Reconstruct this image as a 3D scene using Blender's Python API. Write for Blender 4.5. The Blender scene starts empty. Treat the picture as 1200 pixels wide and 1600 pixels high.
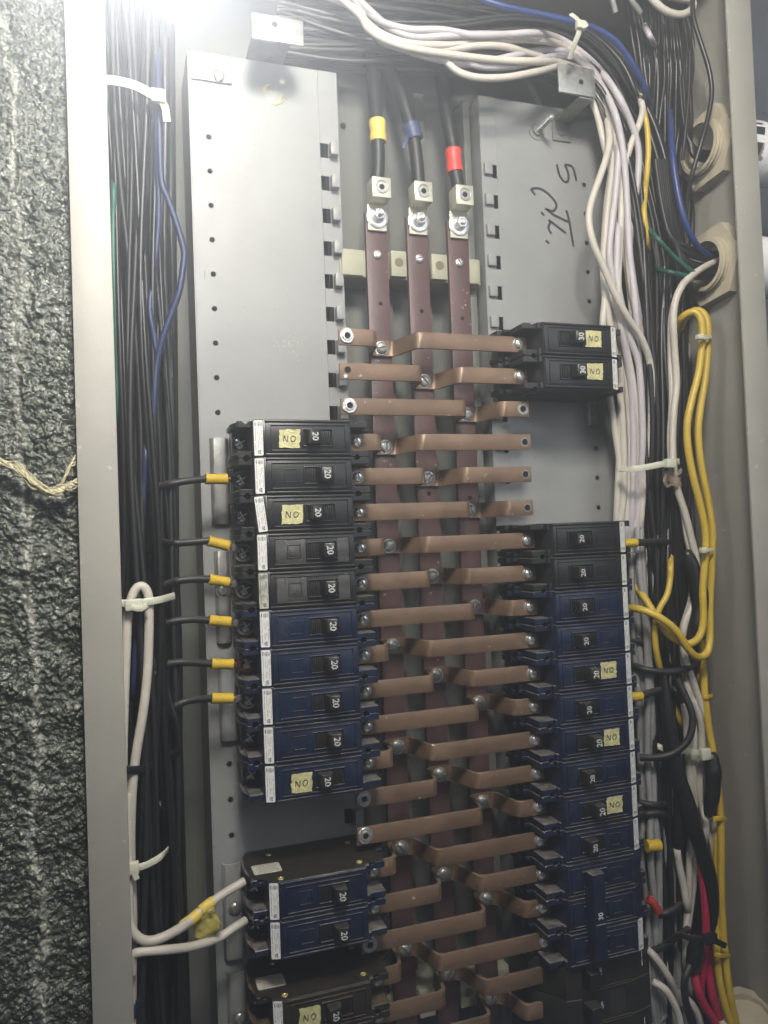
import bpy, bmesh, math, random
import mathutils
from mathutils import Vector, Matrix, noise

S = bpy.context.scene
COL = S.collection
random.seed(11)
MM = 0.001

# ------------------------------------------------------------------ camera
CAMP = (-70.857, -577.518, -294.883)          # mm; y = -(height above the mounting plates)
YAW, PITCH, ROLL, FPX = 0.3265, 0.0257, -0.038, 1227.53
def cam_rows():
    cy, sy = math.cos(YAW), math.sin(YAW); cp, sp = math.cos(PITCH), math.sin(PITCH)
    c, s = math.cos(ROLL), math.sin(ROLL)
    M0 = Matrix(((1,0,0),(0,0,-1),(0,1,0)))
    Ry = Matrix(((cy,0,-sy),(0,1,0),(sy,0,cy)))
    Rx = Matrix(((1,0,0),(0,cp,sp),(0,-sp,cp)))
    Rz = Matrix(((c,-s,0),(s,c,0),(0,0,1)))
    return Rz @ Rx @ Ry @ M0
CM = cam_rows()
cam_d = bpy.data.cameras.new('camera'); cam = bpy.data.objects.new('camera', cam_d); COL.objects.link(cam)
r0, r1, r2 = CM[0], CM[1], CM[2]
cam.matrix_world = Matrix(((r0[0], -r1[0], -r2[0], CAMP[0]*MM), (r0[1], -r1[1], -r2[1], CAMP[1]*MM),
                           (r0[2], -r1[2], -r2[2], CAMP[2]*MM), (0,0,0,1)))
cam_d.sensor_fit = 'VERTICAL'; cam_d.sensor_height = 24.0; cam_d.lens = 24.0*FPX/1600
cam_d.clip_start = 0.02; cam_d.clip_end = 20
S.camera = cam

# ------------------------------------------------------------------ light
W = bpy.data.worlds.new('World'); S.world = W; W.use_nodes = True
bg = W.node_tree.nodes['Background']; bg.inputs[0].default_value = (0.62, 0.75, 1.0, 1); bg.inputs[1].default_value = 0.07
def area(name, loc, aim, size, power, color, sizey=None):
    d = bpy.data.lights.new(name, 'AREA'); d.size = size; d.energy = power; d.color = color
    if sizey: d.shape = 'RECTANGLE'; d.size_y = sizey
    o = bpy.data.objects.new(name, d); COL.objects.link(o)
    o.location = Vector(loc)*MM
    o.rotation_euler = (Vector(aim)-Vector(loc)).to_track_quat('-Z', 'Y').to_euler()
    return o
def point(name, loc, rad, power, color):
    d = bpy.data.lights.new(name, 'POINT'); d.shadow_soft_size = rad*MM; d.energy = power; d.color = color
    o = bpy.data.objects.new(name, d); COL.objects.link(o); o.location = Vector(loc)*MM
    return o
area('ceiling_lamp', (0, -610, 250), (110, 0, -60), 0.14, 12.5, (1.0, 0.94, 0.83))
point('added_glare_lamp', (-52, -290, -52), 30, 2.6, (1.0, 0.99, 0.97))  # added lamp, lights the haze volume to imitate lens glare
area('room_light', (620, -950, 60), (250, 0, -250), 0.6, 3.4, (0.90, 0.95, 1.0))
S.view_settings.view_transform = 'Standard'; S.view_settings.look = 'None'
S.view_settings.exposure = 0; S.view_settings.gamma = 1

# ------------------------------------------------------------------ materials
MATS = {}
def mat(name, col, rough=0.5, metal=0.0, var=0.0, vscale=60, bump=0.0, bscale=300, dust=0.0, dustcol=(0.33,0.30,0.24),
        spots=0.0, spotcol=(0.5,0.48,0.42), spotscale=150, alpha=1.0, trans=0.0, stretch=None, spec=0.5, rvar=0.0, patch=0.0):
    if name in MATS: return MATS[name]
    m = bpy.data.materials.new(name); m.use_nodes = True; MATS[name] = m
    nt = m.node_tree; N = nt.nodes; L = nt.links; p = N['Principled BSDF']
    p.inputs['Roughness'].default_value = rough; p.inputs['Metallic'].default_value = metal
    p.inputs['Specular IOR Level'].default_value = spec
    p.inputs['Base Color'].default_value = (*col, 1)
    if trans: p.inputs['Transmission Weight'].default_value = trans
    tc = N.new('ShaderNodeTexCoord'); src = tc.outputs['Object']
    if stretch:
        mp = N.new('ShaderNodeMapping'); mp.inputs['Scale'].default_value = stretch; L.new(src, mp.inputs[0]); src = mp.outputs[0]
    oi = N.new('ShaderNodeObjectInfo')
    va = N.new('ShaderNodeVectorMath'); va.operation = 'ADD'; L.new(src, va.inputs[0])
    sc = N.new('ShaderNodeMath'); sc.operation = 'MULTIPLY'; sc.inputs[1].default_value = 3.7; L.new(oi.outputs['Random'], sc.inputs[0])
    L.new(sc.outputs[0], va.inputs[1]); src = va.outputs[0]
    cur = None
    def noise_n(scale, detail=5, rough_=0.6):
        n = N.new('ShaderNodeTexNoise'); n.inputs['Scale'].default_value = scale; n.inputs['Detail'].default_value = detail
        n.inputs['Roughness'].default_value = rough_; L.new(src, n.inputs['Vector']); return n
    def ramp(fac, a, b, ca=(0,0,0,1), cb=(1,1,1,1)):
        r = N.new('ShaderNodeValToRGB'); r.color_ramp.elements[0].position = a; r.color_ramp.elements[1].position = b
        r.color_ramp.elements[0].color = ca; r.color_ramp.elements[1].color = cb; L.new(fac, r.inputs[0]); return r
    if var:
        n = noise_n(vscale)
        lo = tuple(max(0, c*(1-var)) for c in col); hi = tuple(min(1, c*(1+var)) for c in col)
        r = ramp(n.outputs['Fac'], 0.3, 0.7, (*lo, 1), (*hi, 1)); cur = r.outputs[0]
    def mixin(fac_socket, color):
        nonlocal cur
        mx = N.new('ShaderNodeMix'); mx.data_type = 'RGBA'
        L.new(fac_socket, mx.inputs[0])
        if cur is not None: L.new(cur, mx.inputs[6])
        else: mx.inputs[6].default_value = (*col, 1)
        mx.inputs[7].default_value = (*color, 1); cur = mx.outputs[2]
    if patch:
        n = noise_n(22, 3); r = ramp(n.outputs['Fac'], 0.5, 0.72, (0,0,0,1), (patch, patch, patch, 1))
        mixin(r.outputs[0], tuple(c*0.62 for c in col))
    if spots:
        n = noise_n(spotscale, 3, 0.5); r = ramp(n.outputs['Fac'], 0.72-0.12*spots, 0.76-0.12*spots)
        mixin(r.outputs[0], spotcol)
    if dust:
        g = N.new('ShaderNodeNewGeometry'); sx = N.new('ShaderNodeSeparateXYZ'); L.new(g.outputs['Normal'], sx.inputs[0])
        r = ramp(sx.outputs['Z'], 0.35, 0.95)
        n = noise_n(160, 4); r2_ = ramp(n.outputs['Fac'], 0.25, 0.7)
        ml = N.new('ShaderNodeMath'); ml.operation = 'MULTIPLY'; L.new(r.outputs[0], ml.inputs[0]); L.new(r2_.outputs[0], ml.inputs[1])
        m2 = N.new('ShaderNodeMath'); m2.operation = 'MULTIPLY'; m2.inputs[1].default_value = dust; L.new(ml.outputs[0], m2.inputs[0])
        n3 = noise_n(90, 6); r3 = ramp(n3.outputs['Fac'], 0.5, 0.8, (0,0,0,1), (dust*0.10,)*3+(1,))
        m3 = N.new('ShaderNodeMath'); m3.operation = 'MAXIMUM'; L.new(m2.outputs[0], m3.inputs[0]); L.new(r3.outputs[0], m3.inputs[1])
        mixin(m3.outputs[0], dustcol)
    if cur is not None: L.new(cur, p.inputs['Base Color'])
    if rvar:
        n = noise_n(70, 4); mr = N.new('ShaderNodeMapRange'); mr.inputs['To Min'].default_value = max(0.05, rough-rvar); mr.inputs['To Max'].default_value = min(1, rough+rvar)
        L.new(n.outputs['Fac'], mr.inputs[0]); L.new(mr.outputs[0], p.inputs['Roughness'])
    if bump:
        n = noise_n(bscale, 4); b = N.new('ShaderNodeBump'); b.inputs['Strength'].default_value = bump; b.inputs['Distance'].default_value = 0.0006
        L.new(n.outputs['Fac'], b.inputs['Height']); L.new(b.outputs[0], p.inputs['Normal'])
    return m

M_plate = mat('grey_plate_paint', (0.262,0.268,0.265), 0.42, var=0.07, vscale=25, bump=0.05, bscale=900, spots=0.25, spotcol=(0.21,0.21,0.195), spotscale=220, rvar=0.08)
M_cab = mat('cabinet_paint', (0.305,0.292,0.258), 0.55, var=0.08, vscale=18, bump=0.28, bscale=1300, spots=0.12, spotcol=(0.46,0.44,0.38), spotscale=160)
M_pan = mat('pan_paint', (0.135,0.14,0.13), 0.5, var=0.16, vscale=20, bump=0.12, bscale=900, stretch=(1,1,0.25))
M_bus = mat('bus_bar_red', (0.085,0.046,0.046), 0.45, var=0.28, vscale=45, bump=0.1, bscale=500, dust=0.25, patch=0.35, stretch=(1,1,0.35))
M_strap = mat('strap_copper_brown', (0.190,0.122,0.080), 0.42, metal=0.25, var=0.22, vscale=38, bump=0.07, bscale=700, spots=0.1, spotcol=(0.55,0.5,0.42), spotscale=190, dust=0.35, patch=0.5)
M_black = mat('breaker_charcoal', (0.012,0.013,0.015), 0.36, var=0.3, vscale=60, bump=0.06, bscale=1500, dust=0.55, rvar=0.1)
M_navy = mat('breaker_navy', (0.006,0.013,0.040), 0.33, var=0.3, vscale=60, bump=0.06, bscale=1500, dust=0.75, rvar=0.1)
M_grime = mat('breaker_grime', (0.014,0.012,0.010), 0.6, var=0.4, vscale=70, bump=0.35, bscale=500, dust=0.7, dustcol=(0.20,0.15,0.09))
M_cover = mat('side_cover_black', (0.012,0.011,0.010), 0.5, var=0.4, vscale=70, bump=0.2, bscale=500, dust=0.16, dustcol=(0.16,0.12,0.08))
M_worn = mat('breaker_worn_face', (0.055,0.055,0.055), 0.5, var=0.5, vscale=50, bump=0.1, bscale=700, stretch=(1,1,3))
M_tog = mat('toggle_black', (0.013,0.013,0.014), 0.38, dust=0.2)
M_hole = mat('hole_dark', (0.004,0.004,0.004), 0.9)  # near-black patches stand in for the shade inside openings
M_num = mat('number_white', (0.85,0.85,0.83), 0.6)
M_label = mat('label_paper', (0.74,0.74,0.71), 0.55, var=0.06, vscale=150, spots=0.1, spotcol=(0.5,0.48,0.42))
M_label2 = mat('label_foil_worn', (0.42,0.42,0.36), 0.4, var=0.5, vscale=250, bump=0.6, bscale=500)
M_print = mat('label_print', (0.07,0.07,0.07), 0.7)
M_ink = mat('marker_ink', (0.035,0.035,0.035), 0.5)
M_tape = mat('masking_tape', (0.52,0.49,0.25), 0.55, var=0.18, vscale=220, bump=0.5, bscale=450)
M_zinc = mat('zinc', (0.40,0.40,0.38), 0.38, metal=0.65, var=0.3, vscale=130, bump=0.15, bscale=500, rvar=0.15)
M_zincg = mat('zinc_dull', (0.27,0.27,0.26), 0.5, metal=0.5, var=0.35, vscale=90, bump=0.3, bscale=350)
M_lug = mat('lug_plated', (0.62,0.60,0.48), 0.35, metal=0.5, var=0.12, vscale=200)
M_steel = mat('bright_steel', (0.74,0.74,0.72), 0.28, metal=0.8, bump=0.15, bscale=600, rvar=0.1)
M_solder = mat('solder_crust', (0.62,0.62,0.60), 0.3, metal=0.75, var=0.3, vscale=350, bump=0.9, bscale=380)
M_dkscrew = mat('dark_screw', (0.13,0.13,0.135), 0.16, metal=0.95, rvar=0.08)
M_cream = mat('insulator_cream', (0.33,0.325,0.24), 0.6, var=0.1, vscale=70, dust=0.4)
M_pvc = mat('pvc_cream', (0.50,0.45,0.34), 0.5, var=0.1, vscale=60, bump=0.1, dust=0.3, dustcol=(0.3,0.26,0.18))
M_pvcw = mat('pvc_white', (0.82,0.81,0.82), 0.35, var=0.05, vscale=30, spots=0.15, spotcol=(0.25,0.24,0.22), spotscale=60)
M_wb = mat('wire_black', (0.006,0.006,0.007), 0.38, var=0.3, vscale=60, bump=0.08, bscale=500, dust=0.10, rvar=0.12)
M_wb2 = mat('wire_black_matt', (0.009,0.009,0.011), 0.5, var=0.3, vscale=60, bump=0.1, dust=0.15)
M_ww = mat('wire_white', (0.52,0.485,0.425), 0.45, var=0.10, vscale=45, spots=0.2, spotcol=(0.30,0.27,0.22), spotscale=260, bump=0.08, dust=0.2)
M_wl = mat('wire_lilac_white', (0.47,0.44,0.46), 0.45, var=0.08, vscale=45, spots=0.15, spotcol=(0.3,0.28,0.26), spotscale=260, bump=0.08)
M_wg = mat('wire_grey_shaded', (0.25,0.25,0.245), 0.5, var=0.15, vscale=60, dust=0.3)  # greyed copy of the white insulation, shade painted into the colour
M_wy = mat('wire_yellow', (0.50,0.35,0.04), 0.4, var=0.1, vscale=60, dust=0.15)
M_wblue = mat('wire_blue', (0.016,0.036,0.15), 0.4, var=0.15, vscale=60, dust=0.15)
M_wbl = mat('wire_blue_dull', (0.014,0.024,0.075), 0.5)
M_rcap = mat('cap_red', (0.36,0.035,0.03), 0.45)
M_wgreen = mat('wire_green', (0.012,0.09,0.06), 0.45)
M_wred = mat('wire_red', (0.40,0.015,0.06), 0.4, var=0.15)
M_ytape = mat('tape_yellow', (0.70,0.52,0.10), 0.45, var=0.1, vscale=90, bump=0.2)
M_btape = mat('tape_blue', (0.035,0.05,0.12), 0.45, bump=0.4)
M_rtape = mat('tape_red', (0.62,0.05,0.035), 0.45, bump=0.3, var=0.1)
M_sleeve = mat('crimp_yellow', (0.55,0.37,0.03), 0.35, var=0.12, vscale=150, bump=0.25, bscale=300)
M_copper = mat('bare_copper', (0.30,0.12,0.07), 0.4, metal=0.8)
M_tie = mat('tie_nylon', (0.55,0.55,0.44), 0.4, trans=0.0, var=0.08)
M_tieblk = mat('tie_black', (0.01,0.01,0.01), 0.35)
M_brass = mat('brass_ring', (0.75,0.66,0.25), 0.3, metal=0.6)
M_paper = mat('old_paper', (0.22,0.17,0.13), 0.8, var=0.4, vscale=200, bump=0.8, bscale=250)
M_yfilm = mat('yellow_film', (0.50,0.43,0.12), 0.3, trans=0.35, var=0.3, vscale=150, bump=0.5)
M_twine = mat('twine', (0.55,0.50,0.33), 0.9, var=0.25, vscale=300, bump=0.8, bscale=600)
M_spaint = mat('side_wall_paint', (0.13,0.145,0.17), 0.6, var=0.2, vscale=20, bump=0.5, bscale=120, spots=0.5, spotcol=(0.04,0.045,0.055), spotscale=45)

# ------------------------------------------------------------------ mesh helpers (x, h, z) in mm; h = towards the viewer
def V(x, h, z): return Vector((x*MM, -h*MM, z*MM))
def at(px, py, h):
    d = CM.transposed() @ Vector(((px-600)/FPX, (py-800)/FPX, 1.0))
    t = (-h-CAMP[1])/d[1]
    return (CAMP[0]+t*d[0], h, CAMP[2]+t*d[2])
def BM(): return bmesh.new()
def box(bm, x0, x1, h0, h1, z0, z1, b=0, seg=2):
    vs = [bm.verts.new(V(x, h, z)) for x in (x0, x1) for h in (h0, h1) for z in (z0, z1)]
    fs = [bm.faces.new([vs[i] for i in f]) for f in ((0,1,3,2),(4,6,7,5),(0,4,5,1),(2,3,7,6),(0,2,6,4),(1,5,7,3))]
    if b:
        es = set(e for f in fs for e in f.edges)
        bmesh.ops.bevel(bm, geom=list(es), offset=b*MM, segments=seg, affect='EDGES', profile=0.5)
def prism(bm, pts, axis, a0, a1, b=0, seg=1):
    def m(p, a):
        if axis == 'z': return V(p[0], p[1], a)
        if axis == 'h': return V(p[0], a, p[1])
        return V(a, p[0], p[1])
    A = [bm.verts.new(m(p, a0)) for p in pts]; B = [bm.verts.new(m(p, a1)) for p in pts]
    n = len(pts); fs = [bm.faces.new(A), bm.faces.new(B[::-1])]
    for i in range(n): fs.append(bm.faces.new((A[i], B[i], B[(i+1) % n], A[(i+1) % n])))
    if b:
        es = set(fs[0].edges) | set(fs[1].edges)
        bmesh.ops.bevel(bm, geom=list(es), offset=b*MM, segments=seg, affect='EDGES')
def frame(d):
    d = d.normalized(); a = Vector((0,0,1)) if abs(d.z) < 0.9 else Vector((1,0,0))
    u = d.cross(a).normalized(); return u, d.cross(u).normalized()
def lathe(bm, c, d, prof, n=20):
    """prof: (distance along d, radius) in mm"""
    d = Vector(d).normalized(); dd = Vector((d[0], -d[1], d[2])); u, v = frame(dd); c = V(*c)
    rings = []
    for s, r in prof:
        if r < 1e-6: rings.append([bm.verts.new(c+dd*s*MM)])
        else: rings.append([bm.verts.new(c+dd*s*MM+(u*math.cos(2*math.pi*i/n)+v*math.sin(2*math.pi*i/n))*r*MM) for i in range(n)])
    for a, b in zip(rings, rings[1:]):
        if len(a) == 1 and len(b) == 1: continue
        for i in range(n):
            j = (i+1) % n
            if len(a) == 1: bm.faces.new((a[0], b[i], b[j]))
            elif len(b) == 1: bm.faces.new((a[i], b[0], a[j]))
            else: bm.faces.new((a[i], b[i], b[j], a[j]))
def disc(bm, x, h, z, r, t=0.15, n=20): lathe(bm, (x, h, z), (0,1,0), [(0,0),(0,r),(t,r),(t,0)], n)
def catmull(P, sub):
    P = [Vector(p) for p in P]
    if len(P) < 3: return P
    Q = [P[0]*2-P[1]] + P + [P[-1]*2-P[-2]]; out = []
    for i in range(1, len(Q)-2):
        a, b, c, d = Q[i-1], Q[i], Q[i+1], Q[i+2]
        for k in range(sub):
            t = k/sub
            out.append(0.5*((2*b)+(c-a)*t+(2*a-5*b+4*c-d)*t*t+(3*b-a-3*c+d)*t*t*t))
    out.append(Q[-2]); return out
def tube(bm, P, r, n=8, sub=5, rfun=None, flat=None, ends=True):
    """P in (x,h,z) mm. flat=(rw, rt): elliptical/ribbon section, rt along h."""
    C = catmull([V(*p) for p in P], sub); m = len(C); rings = []
    for i, c in enumerate(C):
        d = (C[min(i+1, m-1)]-C[max(i-1, 0)])
        if d.length < 1e-9: d = Vector((0,0,1))
        d.normalize()
        if i == 0: u, v = frame(d)
        else:
            u = (u - d*u.dot(d))
            if u.length < 1e-6: u, v = frame(d)
            u.normalize(); v = d.cross(u)
        if flat:
            yv = Vector((0,1,0)); t = (yv-d*yv.dot(d)).normalized(); w = d.cross(t)
            hw, ht = flat[0]*MM, flat[1]*MM
            rings.append([bm.verts.new(c+w*a*hw+t*b*ht) for a, b in ((-1,-.55),(-.8,-1),(.8,-1),(1,-.55),(1,.55),(.8,1),(-.8,1),(-1,.55))])
        else:
            rr = r*(rfun(i/(m-1)) if rfun else 1)*MM
            rings.append([bm.verts.new(c+(u*math.cos(2*math.pi*k/n)+v*math.sin(2*math.pi*k/n))*rr) for k in range(n)])
    for a, b in zip(rings, rings[1:]):
        k = len(a)
        for i in range(k): bm.faces.new((a[i], a[(i+1) % k], b[(i+1) % k], b[i]))
    if ends: bm.faces.new(rings[0][::-1]); bm.faces.new(rings[-1])
def strokes(bm, lines, w, h, t=0.12):
    """handwriting: flat ink ribbons in the plane h; lines = list of lists of (x,z)"""
    for ln in lines: tube(bm, [(x, h, z) for x, z in ln], w, sub=4, flat=(w, t))

def fillet(P, r, n=5):
    out = [P[0]]
    for a, b, c in zip(P, P[1:], P[2:]):
        a, b, c = Vector(a), Vector(b), Vector(c); d1 = (a-b); d2 = (c-b)
        k = min(r, d1.length*0.48, d2.length*0.48); p = b+d1.normalized()*k; q = b+d2.normalized()*k
        for i in range(n+1):
            t = i/n; out.append(tuple(p*(1-t)**2+b*2*t*(1-t)+q*t*t))
    out.append(P[-1]); return out
def ribbon_outline(P, t):
    L = []; R = []
    for i, p in enumerate(P):
        a = Vector(P[max(i-1, 0)]); b = Vector(P[min(i+1, len(P)-1)]); d = (b-a).normalized(); n = Vector((-d.y, d.x))*t/2
        L.append(tuple(Vector(p)+n)); R.append(tuple(Vector(p)-n))
    return L+R[::-1]

ORG = {}
def finish(me, bm, smooth=35):
    bmesh.ops.recalc_face_normals(bm, faces=bm.faces[:])
    bm.to_mesh(me); bm.free()
    for p in me.polygons: p.use_smooth = True
    try: me.set_sharp_from_angle(angle=math.radians(smooth))
    except Exception: pass
def obj(name, bm, m, parent=None, smooth=35, origin=None):
    me = bpy.data.meshes.new(name)
    if parent is not None: o0 = ORG[parent.name]
    elif origin is not None: o0 = V(*origin)
    else:
        o0 = Vector((0,0,0))
        if len(bm.verts):
            for v in bm.verts: o0 += v.co
            o0 /= len(bm.verts)
    bmesh.ops.translate(bm, verts=bm.verts[:], vec=-o0)
    finish(me, bm, smooth); me.materials.append(m)
    o = bpy.data.objects.new(name, me); COL.objects.link(o)
    if parent is not None: o.parent = parent; ORG[o.name] = ORG[parent.name]
    else: o.location = o0; ORG[o.name] = o0
    return o
def tag(o, label=None, cat=None, group=None, kind=None):
    if label: o['label'] = label
    if cat: o['category'] = cat
    if group: o['group'] = group
    if kind: o['kind'] = kind
    return o
def thing(name, loc, label, cat, group=None):
    o = bpy.data.objects.new(name, None); COL.objects.link(o); o.empty_display_size = 0.01
    o.location = V(*loc); ORG[o.name] = V(*loc); return tag(o, label, cat, group)
def text_bm(s, size, fn):
    """text as a thin mesh; fn maps (tx,ty) mm -> (x,z)"""
    cu = bpy.data.curves.new('t', 'FONT'); cu.body = s; cu.size = size; cu.align_x = 'CENTER'; cu.align_y = 'CENTER'; cu.resolution_u = 3
    o = bpy.data.objects.new('t', cu); COL.objects.link(o)
    dg = bpy.context.evaluated_depsgraph_get(); me = bpy.data.meshes.new_from_object(o.evaluated_get(dg))
    vs = [(v.co.x, v.co.y) for v in me.vertices]; fs = [list(p.vertices) for p in me.polygons]
    bpy.data.objects.remove(o); bpy.data.curves.remove(cu); bpy.data.meshes.remove(me)
    return vs, fs
TXT = {}
def add_text(bm, s, size, cx, cz, h, rot='cw', bold=0.0):
    if (s, size) not in TXT: TXT[(s, size)] = text_bm(s, size, None)
    vs, fs = TXT[(s, size)]
    f = {'cw': lambda a, b: (cx+b, cz-a), 'ccw': lambda a, b: (cx-b, cz+a), 'n': lambda a, b: (cx+a, cz+b)}[rot]
    offs = [(0,0)] if not bold else [(0,0),(bold,0),(-bold,0),(0,bold),(0,-bold)]
    for q, (dx, dz) in enumerate(offs):
        nv = []
        for a, b in vs:
            x, z = f(a, b); nv.append(bm.verts.new(V(x+dx, h+q*0.004, z+dz)))
        for p in fs:
            try: bm.faces.new([nv[i] for i in p])
            except Exception: pass

P_ = 25.4
def ZR(k): return -153.0-P_*k                     # height of breaker / connector row k
BUSX = (125.1, 159.2, 194.1)

# ------------------------------------------------------------------ SETTING
def concrete():
    bm = BM(); x0, x1, z0, z1 = -180, -91.5, 60, -640; st = 0.75
    nx = int((x1-x0)/st); nz = int((z0-z1)/st); G = []
    for j in range(nz+1):
        row = []; z = z0-j*st
        for i in range(nx+1):
            x = x0+i*st; p = Vector((x, z, 0))
            q = p+Vector((noise.noise(p*0.25), noise.noise(p*0.25+Vector((5,5,5))), 0))*2.0
            dist, pt = noise.voronoi(q*0.27); cell = noise.noise(pt[0]*7.3)
            d2, pt2 = noise.voronoi(q*0.66+Vector((3,8,2))); cell2 = noise.noise(pt2[0]*5.1)
            b = noise.noise(p*0.06+Vector((7,3,1)))
            hgt = 85.5 + (0.9+1.6*b)*(cell*1.6+(dist[1]-dist[0])*1.1) + 1.2*cell2 + 1.0*(d2[1]-d2[0]) + 2.6*b + 1.0*noise.noise(p*1.1) + 1.2*noise.noise(p*0.22)
            w = -121+3.0*noise.noise(Vector((0, z*0.02, 3)))+2.5*noise.noise(Vector((0, z*0.13, 8)))+(-z)*0.006
            hgt += (1.6+1.8*noise.noise(Vector((3, z*0.09, 1))))*math.exp(-((x-w)/1.8)**2)
            row.append(bm.verts.new(V(x, hgt if x < x1-1 else 80, z)))
        G.append(row)
    for j in range(nz):
        for i in range(nx): bm.faces.new((G[j][i], G[j+1][i], G[j+1][i+1], G[j][i+1]))
    m = bpy.data.materials.new('rough_concrete'); m.use_nodes = True; nt = m.node_tree; N = nt.nodes; L = nt.links; p = N['Principled BSDF']
    tc = N.new('ShaderNodeTexCoord'); n1 = N.new('ShaderNodeTexNoise'); n1.inputs['Scale'].default_value = 330; n1.inputs['Detail'].default_value = 4
    n2 = N.new('ShaderNodeTexNoise'); n2.inputs['Scale'].default_value = 380; n2.inputs['Detail'].default_value = 5
    L.new(tc.outputs['Object'], n1.inputs[0]); L.new(tc.outputs['Object'], n2.inputs[0])
    r = N.new('ShaderNodeValToRGB'); e = r.color_ramp.elements; e[0].position = 0.40; e[0].color = (0.018,0.024,0.015,1); e[1].position = 0.60; e[1].color = (0.058,0.068,0.044,1); q_ = r.color_ramp.elements.new(0.68); q_.color = (0.32,0.33,0.26,1)  # pale last stop paints highlights of the ridge tips into the colour
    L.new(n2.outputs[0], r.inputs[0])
    # pale mortar stain running down the wall
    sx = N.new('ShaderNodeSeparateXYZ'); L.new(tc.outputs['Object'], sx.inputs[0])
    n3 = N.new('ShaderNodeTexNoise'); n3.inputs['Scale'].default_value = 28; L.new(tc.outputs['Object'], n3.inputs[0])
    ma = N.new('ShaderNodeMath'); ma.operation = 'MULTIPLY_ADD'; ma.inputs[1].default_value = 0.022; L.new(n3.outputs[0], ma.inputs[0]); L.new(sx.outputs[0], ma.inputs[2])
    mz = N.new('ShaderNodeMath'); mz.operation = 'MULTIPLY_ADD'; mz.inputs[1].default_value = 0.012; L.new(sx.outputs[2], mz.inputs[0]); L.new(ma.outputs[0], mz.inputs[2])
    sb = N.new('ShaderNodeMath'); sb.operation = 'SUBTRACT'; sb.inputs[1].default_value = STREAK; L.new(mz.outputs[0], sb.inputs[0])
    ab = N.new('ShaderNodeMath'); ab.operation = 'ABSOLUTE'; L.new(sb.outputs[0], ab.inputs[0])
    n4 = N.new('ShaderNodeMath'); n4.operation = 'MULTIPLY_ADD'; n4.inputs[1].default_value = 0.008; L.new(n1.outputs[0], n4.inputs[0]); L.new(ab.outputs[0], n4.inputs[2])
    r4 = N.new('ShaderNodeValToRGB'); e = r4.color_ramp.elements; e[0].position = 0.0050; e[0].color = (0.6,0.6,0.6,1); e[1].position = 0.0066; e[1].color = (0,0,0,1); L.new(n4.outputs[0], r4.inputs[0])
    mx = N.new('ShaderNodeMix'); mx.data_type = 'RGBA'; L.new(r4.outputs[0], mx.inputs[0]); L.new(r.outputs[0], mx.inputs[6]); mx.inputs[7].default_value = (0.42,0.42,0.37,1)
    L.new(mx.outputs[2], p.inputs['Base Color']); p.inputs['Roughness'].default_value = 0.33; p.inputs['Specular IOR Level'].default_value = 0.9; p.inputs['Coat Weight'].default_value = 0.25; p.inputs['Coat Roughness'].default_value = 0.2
    b = N.new('ShaderNodeBump'); b.inputs['Strength'].default_value = 1.0; b.inputs['Distance'].default_value = 0.0026; L.new(n1.outputs[0], b.inputs['Height']); L.new(b.outputs[0], p.inputs['Normal'])
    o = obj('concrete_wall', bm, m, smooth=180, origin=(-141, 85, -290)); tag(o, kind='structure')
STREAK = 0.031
concrete()
bm = BM(); box(bm, 418, 760, -62, -58, -900, 300); tag(obj('painted_wall', bm, M_spaint), kind='structure')

# ------------------------------------------------------------------ CABINET
cab = thing('electrical_cabinet', (159.4, -55, -680), 'open beige grey steel cabinet holding the whole switchboard, with a narrow flange on both sides', 'cabinet')
bm = BM(); box(bm, -74, 413, -57, -55, -720, 150); obj('back_wall', bm, M_pan, cab)
bm = BM(); box(bm, -76, -74, -57, 95, -720, 150); obj('side_wall', bm, M_cab, cab)
bm = BM(); box(bm, 411, 413, -57, 95, -720, 150); obj('side_wall', bm, M_cab, cab)
bm = BM(); box(bm, -92.3, -70.2, 95, 97.5, -720, 152, 0.6); box(bm, -72.6, -70.4, 84, 95.2, -720, 150); box(bm, -92.2, -90.4, 70, 95.2, -720, 150); obj('front_flange', bm, M_cab, cab)
bm = BM(); box(bm, 389.6, 413.2, 95, 97.5, -720, 152, 0.6); obj('front_flange', bm, M_cab, cab)
bm = BM(); box(bm, -74, 411, -55, 92, 150, 152); obj('top_wall', bm, M_cab, cab)
# centre channel with ribs
bm = BM(); box(bm, 92, 232, -30, -28, -720, 100)
for x in (137.5, 172): box(bm, x, x+9, -28, -21, -720, 70, 0.8)
box(bm, 210, 216, -28, -8, -720, 62, 0.8)
ch = obj('centre_channel', bm, M_pan, cab)
bm = BM(); c = at(536, 197, -28); disc(bm, c[0], -27.9, c[2], 2.6, 0.3); obj('screw_hole', bm, M_hole, cab)
# chips and scuffs on the inner right wall
bm = BM()
for i in range(26):
    z = random.uniform(-620, 60); h = random.uniform(5, 90); r = random.uniform(0.3, 0.8)
    lathe(bm, (411.05, h, z), (-1,0,0), [(0,0),(0,r),(0.5,r*0.7),(0.6,0)], 6)
obj('paint_drip', bm, M_cream, cab)

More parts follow.
